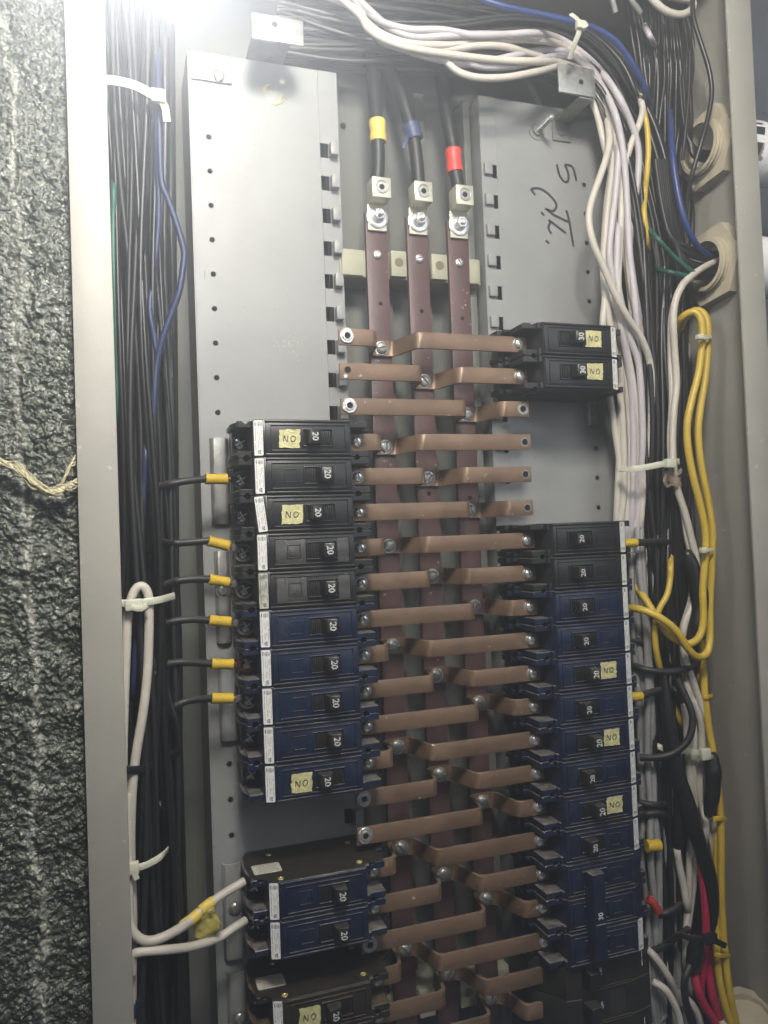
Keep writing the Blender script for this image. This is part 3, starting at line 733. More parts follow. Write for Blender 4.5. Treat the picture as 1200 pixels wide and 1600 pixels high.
LL = {3: 'black 20 breaker at the top of the left stack, switched over, NO on yellow tape',
      4: 'black 20 breaker second from the top of the left stack, plain face',
      5: 'black 20 breaker third in the left stack, crooked white label and NO on yellow tape',
      6: 'black 20 breaker fourth in the left stack, worn grey ribbed face and clean white label',
      7: 'black 20 breaker fifth in the left stack, worn grey face and scratched silvery label',
      8: 'navy 20 breaker sixth in the left stack, first below the two with worn faces',
      9: 'navy 20 breaker seventh in the left stack, wired with the copper coloured fork lug',
      10: 'navy 20 breaker eighth in the left stack, lowest one with a yellow crimped wire',
      11: 'navy 20 breaker ninth in the left stack, unwired, above the one with tape',
      12: 'navy 20 breaker at the foot of the left stack with NO on yellow tape'}
for k in range(3, 13):
    d = LK[k]; t = thing('circuit_breaker', (0,0,0), LL[k], 'circuit breaker', 'circuit breakers')
    navy = k >= 8
    pole(t, 'navy' if navy else 'black', M_navy if navy else M_black, on=d[0], tape=d[2] if len(d) > 2 else None,
         tilt=0.10 if k == 5 else 0.0, worn=k in (6, 7), labm=M_label2 if k == 7 else None)
    place(t, True, k)
def side_sticker(t, u0, u1, h0, h1):
    bm = BM(); z = 12.55
    prism(bm, fillet_closed([(u0,h0),(u1,h0+0.5),(u1,h1+0.5),(u0,h1)], 1.4), 'z', z, z+0.25)
    me = bpy.data.meshes.new('side_sticker'); finish(me, bm); me.materials.append(mat('sticker_cream', (0.52,0.50,0.42), 0.6, var=0.12, vscale=200))
    o = bpy.data.objects.new('side_sticker', me); COL.objects.link(o); o.parent = t
    bm = BM(); rnd = random.Random(5)
    for r in range(6):
        h = h1-1.9-r*(h1-h0-3.2)/5; u = u0+2+rnd.uniform(0, 2)
        while u < u1-2.5:
            l = rnd.uniform(0.7, 2.0); vs = [bm.verts.new(V(a, b, z+0.29)) for a, b in ((u,h),(u+l,h),(u+l,h+0.6),(u,h+0.6))]; bm.faces.new(vs); u += l+0.45
    me = bpy.data.meshes.new('sticker_print'); finish(me, bm); me.materials.append(M_print)
    p = bpy.data.objects.new('sticker_print', me); COL.objects.link(p); p.parent = o
def rivets(t, side=1):
    for (u, h) in ((-29.5, 54), (26, 50), (-30, 12), (28, 14)):
        def f(bm, u=u, h=h): lathe(bm, (u, h, side*12.5), (0,0,side), [(0,2.2),(0.4,2.0),(0.5,1.2),(0.2,0.9),(0.2,0)], 14)
        part('rivet', ('rivet', u, side), f, M_brass, t)
for k, lab in ((15, 'dusty navy 20 breaker with a cream sticker on its upper side, below the gap'), (16, 'navy 20 breaker directly under the one with the clean side sticker'),
               (18, 'grimy black breaker at the bottom left with a faded sticker on its upper side'), (19, 'grimy black breaker cut by the bottom edge of the view, left row')):
    t = thing('circuit_breaker', (0,0,0), lab, 'circuit breaker', 'circuit breakers')
    pole(t, 'grime' if k >= 18 else 'navy', M_grime if k >= 18 else M_navy, on=(k != 18), tape=104 if k == 18 else None)
    if k in (15, 18): side_sticker(t, -45, -26, 27, 42); rivets(t)
    if k in (15, 18):
        part('side_cover', ('side_cover',), lambda bm: prism(bm, [(-45,2),(-48.6,10),(-49.4,28),(-47.2,50),(-38.6,50.4),(-38.3,56.4),(-32,58.7),(-31.2,59),(28,59),(29,54.4),(42.6,54.2),(43,29.5),(51,29),(51,14.5),(42,10),(38,1)], 'z', 12.35, 12.52, 0.1), M_cover, t)
    place(t, True, k)
RT = {10: 110, 12: 112, 14: 114}
RL = {0: 'upper of the two black 30 breakers at the top right, NO on yellow tape', 1: 'lower of the two black 30 breakers at the top right, its underside showing'}
num_words = {6: 'topmost', 7: 'second', 8: 'third', 9: 'fourth', 10: 'fifth', 11: 'sixth', 12: 'seventh', 13: 'eighth', 14: 'ninth', 15: 'tenth'}
extra = {6: 'a yellow crimp behind its label', 7: 'plain black face', 8: 'the yellow wire leaving it', 9: 'just above the first one with tape', 10: 'NO on yellow tape', 11: 'a yellow crimp at its outer end', 12: 'NO on tape, middle of three taped ones', 13: 'between two taped breakers', 14: 'NO on yellow tape, lowest taped one', 15: 'above the tall triple breaker'}
for k in (0, 1, 6, 7, 8, 9, 10, 11, 12, 13, 14, 15):
    lab = RL[k] if k < 2 else '%s 20 breaker of the long right stack, %s' % (num_words[k], extra[k])
    t = thing('circuit_breaker', (0,0,0), lab, 'circuit breaker', 'circuit breakers')
    blk = k < 8
    tape = RT.get(k, 120+k if k < 2 else None)
    pole(t, 'black' if blk else 'navy', M_black if blk else M_navy, on=tape is None, num='30' if k < 2 else '20', tape=tape, flip=True, tilt=0.0)
    if k == 1:
        def f(bm):
            for (u, h, r) in ((-34, 20, 4), (25, 30, 3.5), (38, 30, 2.5)):
                lathe(bm, (u, h, 12.5), (0,0,1), [(0,r),(0.5,r),(0.6,r-0.5),(0.1,r-0.6)], 18)
            box(bm, -8, 20, 14, 15, 12.4, 12.9, 0.1); box(bm, -8, 20, 33, 34, 12.4, 12.9, 0.1); box(bm, -9, -8, 14, 34, 12.4, 12.9, 0.1); box(bm, 20, 21, 14, 34, 12.4, 12.9, 0.1)
            box(bm, -30, -20, 38, 41, 12.4, 12.9, 0.1); box(bm, -16, 24, 42, 43, 12.4, 12.9, 0.1)
        part('side_moulding', ('side_moulding',), f, M_black, t)
    place(t, False, k)
# triple pole breaker
t = thing('circuit_breaker', (0,0,0), 'tall navy triple breaker marked 30 with one wide common handle, low in the right stack', 'circuit breaker', 'circuit breakers')
for dz, lb in ((P_, False), (0, False), (-P_, True)):
    o = part('housing', ('housing', 'navy'), b_housing, M_navy, t); o.location = V(0, 0, dz)
    for nm, key, bf, mm in (('terminal_screw', ('terminal_screw', 'o'), b_oscrew, M_dkscrew), ('terminal_screw', ('terminal_screw', 'i'), b_iscrew, M_steel)):
        o = part(nm, key, bf, mm, t); o.location = V(0, 0, dz)
o = part('label', ('label', 0.0, False), b_label(0), M_label, t); o.location = V(0, 0, P_); part('label_print', ('label_print', 0.0), b_print(0), M_print, o)
hd = part('common_handle', ('common_handle',), lambda bm: prism(bm, fillet_closed([(1.0,60.3),(2.2,69.6),(12.6,70.4),(14,60.3)], 0.9), 'z', -32, 31, 0.5), M_navy, t)
part('rating_number', ('rating_number', '30', 'big'), lambda bm: add_text(bm, '30', 5.6, 7.4, -1.5, 70.5, 'cw', 0.05), M_num, hd)
part('number_line', ('number_line',), lambda bm: box(bm, 3.6, 11.6, 70.0, 70.62, 4.4, 4.75), mat('line_grey', (0.3,0.3,0.28), 0.6), hd)
place(t, False, 17)
# other make, bottom right
for k, lab in ((19, 'black breaker marked OFF in small white letters, just under the triple breaker'), (20, 'black breaker marked OFF with a block of fine print, bottom right of the stack'), (21, 'black breaker mostly cut off by the bottom edge, last of the right stack')):
    t = thing('circuit_breaker', (0,0,0), lab, 'circuit breaker', 'circuit breakers')
    def f(bm):
        prism(bm, [(-50,0),(-50,46),(-30,50),(14,50),(18,57),(30,55),(40,40),(48,30),(48,0)], 'z', -12.5, 12.5, 0.5)
        for s in (1, -1): box(bm, -30, 12, 49.8, 50.8, s*11.8-0.4, s*11.8+0.4, 0.2)
    part('housing', ('housing', 'other'), f, M_grime, t)
    part('toggle', ('toggle', 'other'), lambda bm: prism(bm, fillet_closed([(2,49),(3,60),(12,61),(13.5,49)], 1.0), 'z', -5.5, 5.5, 0.4), M_tog, t)
    part('switch_lettering', ('off_text',), lambda bm: add_text(bm, 'OFF', 3.0, -3.5, 0, 50.25, 'cw', 0.05), M_num, t)
    if k == 20:
        def g(bm):
            rnd = random.Random(8)
            for r in range(6):
                u = -12-r*2.2; z = 8.5
                while z > -8:
                    l = rnd.uniform(0.6, 2.0); bm.faces.new([bm.verts.new(V(a, 50.2, b)) for a, b in ((u,z),(u+0.5,z),(u+0.5,z-l),(u,z-l))]); z -= l+0.5
        part('fine_print', ('fine_print',), g, mat('print_grey', (0.12,0.12,0.12), 0.7), t)
    else: part('fine_print', ('fine_print', 2), lambda bm: (box(bm, -42.6, -42, 47.7, 47.85, -6, -1), box(bm, -42.6, -42, 47.7, 47.85, 0, 5)), M_num, t)
    place(t, False, k)

# clip rails of the mounting plate beside the breakers
def clip(px0, py0, px1, py1, label, m=M_zincg, screw=None, h=4.0):
    a = at(px0, py0, h); b = at(px1, py1, h)
    t = thing('clip_rail', ((a[0]+b[0])/2, 0.2, (a[2]+b[2])/2), label, 'clip', 'zinc clip rails beside the breakers')
    bm = BM(); P = fillet([(a[0], 0.6), (a[0]+1.5, h), (b[0]-1.5, h), (b[0], 0.6)], 1.6)
    prism(bm, ribbon_outline(P, 1.4), 'z', b[2], a[2], 0.2); obj('strip', bm, m, t)
    if screw:
        c = at(*screw, h); bm = BM(); lathe(bm, (c[0], h+0.6, c[2]), (0,1,0), [(0,5.4),(0.6,5.4),(0.7,0)], 20); obj('washer', bm, M_zinc, t)
        bm = BM(); slotted(bm, c[0], h+1.2, c[2], 4.0, 2.2, 1.3); obj('screw', bm, M_zinc, t)
clip(329, 684, 360, 818, 'dull zinc clip rail at the outer side of the top three left breakers')
clip(336, 862, 362, 1004, 'scratched zinc clip rail behind the second and third yellow crimps', M_zinc, (348, 922))
clip(342, 1032, 374, 1156, 'smooth grey clip rail beside the two lowest yellow crimps', M_plate)
clip(348, 1352, 384, 1495, 'grey clip rail with a slotted screw beside the two white wires', M_plate, (367, 1418))
clip(356, 1522, 392, 1640, 'grey clip rail with a round screw at the bottom edge of the left plate', M_plate, (374, 1590))
clip(917, 628, 938, 664, 'small pale zinc clip under the two 30 breakers', M_zinc)

# ------------------------------------------------------------------ PVC PIPES AND LOCKNUTS
def fitting(hc, zc, lab_nut, lab_pipe, nut_r=34, angle=0.1, marks=False):
    t = thing('conduit_locknut', (405, hc, zc), lab_nut, 'locknut', 'cream plastic conduit fittings')
    bm = BM(); pts = [(hc+nut_r*math.cos(angle+i*math.pi/3), zc+nut_r*math.sin(angle+i*math.pi/3)) for i in range(6)]
    inner = 20.5; n = 36
    # hex ring
    def ringface(x, flip):
        pass
    A = []; 
    outer = []
    for i in range(36):
        a = angle+i*math.pi/18; k = (i % 6)/6; base = i//6
        p0 = Vector(pts[base]); p1 = Vector(pts[(base+1) % 6]); outer.append(p0*(1-k)+p1*k)
    inn = [(hc+inner*math.cos(angle+i*math.pi/18), zc+inner*math.sin(angle+i*math.pi/18)) for i in range(36)]
    vs = [[bm.verts.new(V(x, p[0], p[1])) for p in L_] for x, L_ in ((410.8, outer), (402, outer), (402, inn), (410.8, inn))]
    for q in range(4):
        a, b = vs[q], vs[(q+1) % 4]
        for i in range(36): bm.faces.new((a[i], a[(i+1) % 36], b[(i+1) % 36], b[i]))
    obj('nut', bm, M_pvc, t, smooth=25)
    bm = BM(); prof = [(0, 20.3)]
    for i in range(4): prof += [(1+i*3.1, 20.4), (1.3+i*3.1, 22.4), (2.6+i*3.1, 22.4), (3.0+i*3.1, 20.4)]
    prof += [(13.6, 21.6), (13.9, 18.6), (-4, 18.4)]
    lathe(bm, (409, hc, zc), (-1,0,0), prof, 40); obj('threaded_neck', bm, M_pvc, t, smooth=25)
    p = thing('conduit_pipe', (440, hc, zc), lab_pipe, 'pipe', 'white plastic conduit pipes')
    bm = BM(); lathe(bm, (413.5, hc, zc), (1,0,0), [(0,19),(0,26.5),(38,26.5),(38.5,24),(300,24)], 40); obj('pipe', bm, M_pvcw, p)
    if marks:
        bm = BM(); 
        for (a0, a1, x0, x1) in ((0.1, 0.4, 424, 440), (-0.5, -0.15, 421, 436), (0.5, 0.6, 431, 441)):
            n = 6
            for i in range(n):
                q0 = a0+(a1-a0)*i/n; q1 = a0+(a1-a0)*(i+1)/n
                bm.faces.new([bm.verts.new(V(x+(3*i/n), hc+26.7*math.cos(q), zc+26.7*math.sin(q))) for x, q in ((x0,q0),(x1,q0),(x1,q1),(x0,q1))])
        obj('printed_mark', bm, M_ink, p)
FH = 52
c1 = at(1107, 232, FH); c2 = at(1108, 414, FH)
fitting(FH, c1[2], 'upper cream hexagonal conduit locknut, a thin black wire arching across it', 'upper white conduit pipe outside the right flange, with torn black lettering', marks=True)
fitting(FH, c2[2], 'cream hexagonal conduit locknut, lower one, with the blue wire running into it', 'lower plain white conduit pipe outside the right flange')
t3 = at(1172, 1598, 60)  # cream plastic fitting in the bottom right corner
t = thing('plastic_fitting', t3, 'crumpled cream plastic fitting in the bottom right corner of the cabinet', 'fitting')
bm = BM(); lathe(bm, (t3[0]-1, 58, t3[2]-4), (-0.25,0.35,1), [(-30,20),(8,20.5),(9,24),(14,24),(14.5,17),(10,16),(10,0)], 14)
for v in bm.verts: v.co += Vector([noise.noise(v.co*90+Vector((k*9,0,0)))*0.0022 for k in range(3)])
obj('shell', bm, M_pvc, t, smooth=60)

# ------------------------------------------------------------------ WIRES
def wpath(P, h=None):
    out = []
    for p in P: out.append(at(p[0], p[1], p[2] if len(p) > 2 else h))
    return out
def wire(name, P, h, r, m, label, group=None, cat='wire', n=10, sub=6, dive=''):
    def ext(a, b, hh):
        d = Vector((a[0]-b[0], a[1]-b[1])).normalized()*22
        return (a[0]+d.x, a[1]+d.y, hh-30)
    P = [(p[0], p[1], p[2] if len(p) > 2 else h) for p in P]
    if 's' in dive: P = [ext(P[0], P[1], P[0][2])]+P
    if 'e' in dive: P = P+[ext(P[-1], P[-2], P[-1][2])]
    bm = BM(); pts = wpath(P, h)
    tube(bm, pts, r, n=n, sub=sub); return tag(obj(name, bm, m, smooth=80), label, cat, group)
def lerp(a, b, t): return a+(b-a)*t
# left bundle
GB = 'black wires bundled down the left gutter'
for i in range(30):
    lane = i % 10; dep = i//10
    x0 = -68.5+lane*3.4+random.uniform(-1.6, 1.6); h0 = (62, 48, 30)[dep]-abs(lane-5)*1.2-max(0, lane-6)*(7, 5, 2)[dep]+random.uniform(-3, 3); ph = random.uniform(0, 6.28); ph2 = random.uniform(0, 6.28)
    r = random.choice((1.7, 1.9, 2.2)) if dep < 2 else 2.4
    P = []
    for s in range(15):
        z = 110-s*58; amp = 4.6
        x = x0+amp*math.sin(ph+s*0.55)+1.6*math.sin(ph2+s*1.2)
        x = max(-71.5, min(x, -36+dep*1.5)); P.append((x, h0+4*math.sin(ph2+s*0.5), z))
    bm = BM(); tube(bm, P, r, n=8, sub=5)
    tag(obj('wire', bm, random.choice((M_wb, M_wb2)), smooth=80), 'black wire among the loose bundle running down the left gutter', 'wire', GB)
# thick printed cable at the right edge of that bundle
P = [(257,60,20),(258,200,20),(256,330,20),(257,450,20),(266,600,18),(268,700,18),(268,850,18),(267,960,18),(262,1080,18),(262,1200,18),(258,1330,18),(250,1450,18),(248,1620,18)]
t = thing('thick_cable', at(266, 700, 18), 'thick black cable with faint printed letters, right edge of the left bundle', 'cable')
bm = BM(); tube(bm, wpath(P), 4.0, n=14, sub=6); obj('insulation', bm, M_wb, t)
bm = BM(); c = at(267, 800, 18); add_text(bm, 'CDN CABLE 75C', 3.6, c[0]+0.6, c[2], 22.2, 'cw', 0.0)
c = at(266, 560, 18); add_text(bm, 'PHIL. ING CO CABLE CORP', 2.7, c[0]+0.2, c[2]+2, 22.2, 'cw', 0.0)
obj('printed_lettering', bm, mat('faded_print', (0.16,0.16,0.16), 0.7), t)
wire('wire', [(264,40,8),(266,300,8),(268,520,8),(270,800,6),(270,1000,6),(266,1200,6),(262,1400,6),(258,1620,6)], 8, 4.2, M_wb2, 'thick plain black cable lying behind the printed one in the left gutter', None, 'cable', 12)
for i in range(6):
    x = 190+i*13; wire('wire', [(x,30,-10),(x+random.uniform(-6,8),300,-14),(x+random.uniform(-4,10),600,-14),(x+random.uniform(-2,12),900,-16),(x+random.uniform(0,12),1250,-16),(x+random.uniform(0,12),1640,-16)], -10, 3.4, M_wb2, 'black wire deep at the back of the left gutter bundle', 'deep black wires at the back of the left gutter')
# loose loops low in the left gutter
wire('wire', [(255,1000,40),(262,1080,44),(276,1130,46),(279,1165,46),(270,1178,44),(258,1175,40)], 44, 2.4, M_wb, 'black wire bent into a hook just right of the white loop, left gutter', dive='s')
wire('wire', [(222,1235,50),(232,1280,50),(238,1310,50),(232,1330,48),(215,1322,46)], 48, 2.0, M_wb, 'black wire curling back under the black tie in the left gutter', dive='se')
wire('wire', [(240,1020,48),(250,1120,50),(262,1190,50),(266,1240,50),(255,1260,48),(246,1254,46)], 48, 2.4, M_wb2, 'black wire ending in a small hook beside the lower left tie', dive='s')
wire('wire', [(178,290,58),(177,340,58),(177,400,58),(180,470,56),(183,560,54),(184,650,50)], 56, 2.0, M_wgreen, 'dark green wire at the far left edge of the upper gutter', dive='se')
wire('wire', [(222,1200,40),(219,1280,40),(216,1380,40),(214,1480,40),(214,1620,40)], 40, 2.4, M_wgreen, 'dark green wire behind the white wires in the lower left gutter')
wire('wire', [(247,100,62),(249,200,62),(252,280,62),(262,310,62),(276,350,62),(287,390,62),(287,410,62),(280,455,62),(268,490,60),(254,530,58),(245,570,56),(241,620,56),(239,670,54),(234,730,50)], 60, 2.1, M_wbl, 'dark blue wire bowing out to the right of the upper left bundle', dive='se')
wire('wire', [(244,120,60),(246,250,60),(248,340,58),(240,430,56),(234,480,58),(240,520,58),(246,560,54)], 60, 1.9, M_wbl, 'faded blue wire running straight down beside the bowed blue one', dive='se')
wire('wire', [(228,700,60),(225,760,58),(222,840,56),(215,950,54),(208,1080,52)], 56, 1.7, M_wbl, 'dark blue wire half hidden low among the left black wires', dive='se')
wire('wire', [(205,1590,60),(212,1560,58),(222,1600,58)], 58, 3.0, M_wbl, 'short blue wire showing at the bottom of the left gutter')
# white wires, left
wire('wire', [(199,1640,64),(197,1500,64),(195,1350,64),(192,1200,64),(194,1100,64),(197,1020,64),(200,960,65),(208,928,66),(219,916,66),(230,925,66),(233,955,66),(231,1040,65),(224,1110,65),(214,1170,65),(207,1230,65),(204,1320,64),(207,1420,62),(208,1480,60),(206,1640,58)], 64, 2.9, M_ww, 'white wire folded into a tall narrow loop under a pale tie, left gutter', None, 'wire', 12)
wire('wire', [(200,1240,66),(201,1350,66),(201,1425,68),(206,1452,69),(218,1466,69),(236,1470,68),(262,1461,66),(290,1444,57),(320,1418,48),(350,1396,42),(382,1377,38)], 60, 2.9, M_ww, 'upper white wire curving up to the breaker, partly wrapped in yellow tape', None, 'wire', 12)
wire('wire', [(206,1520,66),(208,1494,68),(222,1487,69),(260,1484,67),(300,1479,57),(340,1466,44),(365,1450,40),(384,1438,36)], 60, 2.9, M_ww, 'lower white wire curving up to the second breaker, bare of tape', None, 'wire', 12)
wire('wire', [(207,1488,58),(206,1540,56),(204,1600,56),(203,1650,56)], 57, 2.6, M_ww, 'white wire running down out of view in the bottom left corner')
tp = thing('yellow_tape_flag', at(310, 1435, 52), 'crumpled yellow tape flag hanging from the upper white wire', 'tape')
bm = BM(); tube(bm, wpath([(282,1449,57),(300,1436,53.5),(310,1427,51)]), 3.5, n=12, sub=4); tube(bm, wpath([(313,1424,50),(322,1416,47.5),(333,1408,45.5)]), 3.5, n=12, sub=4); obj('wrap', bm, M_ytape, tp)
bm = BM(); G = []
outl_t = [(300,1436),(313,1428),(324,1422),(334,1416)]; outl_b = [(305,1468),(322,1466),(338,1460),(346,1446)]
for j in range(9):
    row = []
    for i in range(10):
        f = i/9*3; a = min(int(f), 2); q = f-a
        X0 = lerp(outl_t[a][0], outl_t[a+1][0], q); Y0 = lerp(outl_t[a][1], outl_t[a+1][1], q); X1 = lerp(outl_b[a][0], outl_b[a+1][0], q); Y1 = lerp(outl_b[a][1], outl_b[a+1][1], q)
        w = j/8; p = at(lerp(X0, X1, w), lerp(Y0, Y1, w), 50+3.5*noise.noise(Vector((i*0.6, j*0.55, 2)))); row.append(bm.verts.new(V(*p)))
    G.append(row)
for j in range(8):
    for i in range(9): bm.faces.new((G[j][i], G[j][i+1], G[j+1][i+1], G[j+1][i]))
r_ = bmesh.ops.extrude_face_region(bm, geom=bm.faces[:]); bmesh.ops.translate(bm, verts=[v for v in r_['geom'] if isinstance(v, bmesh.types.BMVert)], vec=V(0,0.3,0))
obj('loose_flap', bm, M_yfilm, tp, smooth=180)

# wires with yellow crimps on left breakers
CR = {4: ([(238,763,42),(262,757,42),(295,751,40)], (321,748.5), (355,748.5), 'first yellow crimp from the top', M_dkscrew),
      6: ([(247,847,36),(268,849,38),(300,847,38)], (325,845), (357,853), 'second yellow crimp, tilted down', M_zinc),
      7: ([(250,918,38),(272,909,40),(300,905,39)], (326,905), (357,910), 'third yellow crimp, over the scratched clip rail', M_zinc),
      8: ([(228,984,44),(255,974,42),(295,968,40)], (326,969), (360,972), 'fourth yellow crimp', M_zinc),
      9: ([(240,1055,40),(262,1038,44),(290,1035,42)], (330,1037), (364,1038), 'fifth yellow crimp, with a copper coloured fork', M_copper),
      10: ([(240,1135,40),(258,1115,44),(290,1096,44)], (330,1091), (363,1091), 'sixth and lowest yellow crimp', M_zinc)}
for k, (P, a, b, lab, fm) in CR.items():
    P = [(P[0][0]-34, P[0][1]+30, 14), (P[0][0]-12, P[0][1]+9, 44), (P[0][0], P[0][1], 52)]+P[1:]
    hh = 38; A = at(*a, hh); B = at(*b, 36); z = ZR(k); sc = (10.8, 28.6, z)
    t = thing('crimped_wire', A, 'black wire ending in the '+lab+', left stack', 'wire', 'crimped wires of the left stack')
    bm = BM(); tube(bm, wpath(P)+[A, (A[0]+3, A[1], A[2])], 2.5, n=12, sub=6); obj('insulation', bm, M_wb2, t)
    d = (Vector(B)-Vector(A)).normalized()
    bm = BM(); Q = [tuple(Vector(A).lerp(Vector(B), s)) for s in (0, 0.25, 0.5, 0.75, 1)]
    tube(bm, Q, 3.7, n=14, sub=4, rfun=lambda s: 1.0-0.05*math.exp(-((s-0.55)/0.16)**2)+0.015*math.sin(23*s))
    for v in bm.verts:
        if noise.noise(v.co*160) > 0.15: v.co += (Vector(V(*A)).lerp(Vector(V(*B)), 0.5)-v.co)*0.05
    obj('crimp_sleeve', bm, M_sleeve, t)
    E2 = tuple(Vector(B)+d*2.5)
    bm = BM()
    for q in range(5): 
        o_ = Vector((0, random.uniform(-1,1), random.uniform(-1.2,1.2))); tube(bm, [tuple(Vector(B)-d*1+o_), tuple(Vector(B)+d*2.4+o_)], 0.55, n=6, sub=1)
    obj('copper_strands', bm, M_copper, t)
    bm = BM(); tube(bm, [E2, tuple(Vector(E2).lerp(Vector(sc), 0.4)), (sc[0]-4.6, sc[1], sc[2])], 2, sub=5, flat=(2.4, 0.5))
    pts = [(sc[0]+5.0*math.cos(q), sc[1]-0.6, sc[2]+5.0*math.sin(q)) for q in [0.6+i*(2*math.pi-1.2)/14 for i in range(15)]]
    tube(bm, pts, 1.6, sub=2, flat=(1.5, 0.5)); obj('fork', bm, fm, t)

# right: top and right bundle of black wires
GC = [(430,30,-20,60),(560,52,-10,52),(700,62,0,48),(800,66,8,46),(880,82,14,44),(940,120,18,42),(985,190,22,38),(1015,280,26,36),(1030,400,28,32),(1034,520,28,30),(1038,650,28,28),(1038,760,28,28),(1040,860,26,30),(1046,980,26,34),(1052,1100,26,34),(1058,1220,26,34),(1064,1340,26,36),(1068,1460,26,36),(1070,1650,26,38)]
GR = 'black wires bundled across the top and down the right gutter'
for i in range(54):
    f0 = (i+0.5)/54*2-1; ph = random.uniform(0, 6.28); ph2 = random.uniform(0, 6.28); dh = random.uniform(-18, 16)
    P = []
    for s, (x, y, h, w) in enumerate(GC):
        nx = GC[min(s+1, len(GC)-1)]; pv = GC[max(s-1, 0)]; d = Vector((nx[0]-pv[0], nx[1]-pv[1])).normalized(); nrm = Vector((-d.y, d.x))
        f = f0+0.28*math.sin(ph+s*0.7)+0.12*math.sin(ph2+s*1.7); f = max(-1.1, min(1.1, f))
        hh = h+dh+5*math.sin(ph2+s*0.8)
        P.append((x+nrm.x*f*w, y+nrm.y*f*w, hh))
    wire('wire', P, None, random.choice((1.7, 1.9, 2.2, 2.5)), random.choice((M_wb, M_wb, M_wb2)), 'black wire among the thick bundle bending from the top into the right gutter', GR, n=8, sub=5)
for i in range(44):
    x = random.uniform(990, 1088); P = [(x+random.uniform(-30, 10), -40, 30), (x+random.uniform(-8, 8)+4, 90, 34)]
    for y in (220, 360, 520, 700, 880, 1060, 1240, 1420, 1640): P.append((lerp(x, 1042+(i/44-0.5)*84, min(1, (y-100)/500))+random.uniform(-5, 5), y, random.uniform(8, 30)+(14 if i % 3 == 0 and y > 800 else 0)))
    wire('wire', P, None, random.choice((1.8, 2.2)), M_wb, 'black wire dropping straight down the right gutter from the top edge', 'black wires dropping down the right gutter', n=8)
for i, y in enumerate((395, 405, 415, 425, 435, 402, 418, 428)):
    wire('wire', [(1024+i*3, 250, 46), (1034+i*3, 320, 48), (1048+i*2, 370+i*2, 52), (1072, y-10, 54), (1100, y, 53), (1130, y, 52)], None, 2.1, M_wb if i % 3 else M_wb2, 'black wire turning into the lower cream locknut', 'black wires turning into the lower locknut', n=8)
for i in range(4):
    wire('wire', [(1062+i*5, 120, 44), (1068+i*4, 190, 46), (1080, 225+i*4, 50), (1100, 238+i*4, 52), (1130, 238+i*4, 52)], None, 2.0, M_wb, 'black wire turning into the upper cream locknut', 'black wires turning into the upper locknut', n=8)
for P in ([(1025,370),(1050,398),(1075,420),(1088,428)], [(1045,425),(1060,428),(1080,432)]):
    wire('wire', P, 60, 1.9, M_wgreen, 'dark green wire glinting by the mouth of the lower locknut', 'dark green wires by the lower locknut', dive='s')
wire('wire', [(1082,-10,74),(1084,30,75),(1096,70,77),(1108,110,78),(1112,145,78),(1107,180,77),(1095,225,75),(1082,270,70),(1074,310,62),(1070,360,55)], 74, 1.9, M_wb, 'thin single black wire arching down across the upper cream locknut')
wire('wire', [(1078,80,60),(1076,150,60),(1070,215,60),(1066,250,56)], 60, 1.5, M_wb2, 'thin black wire hanging beside the arching one above the upper locknut')

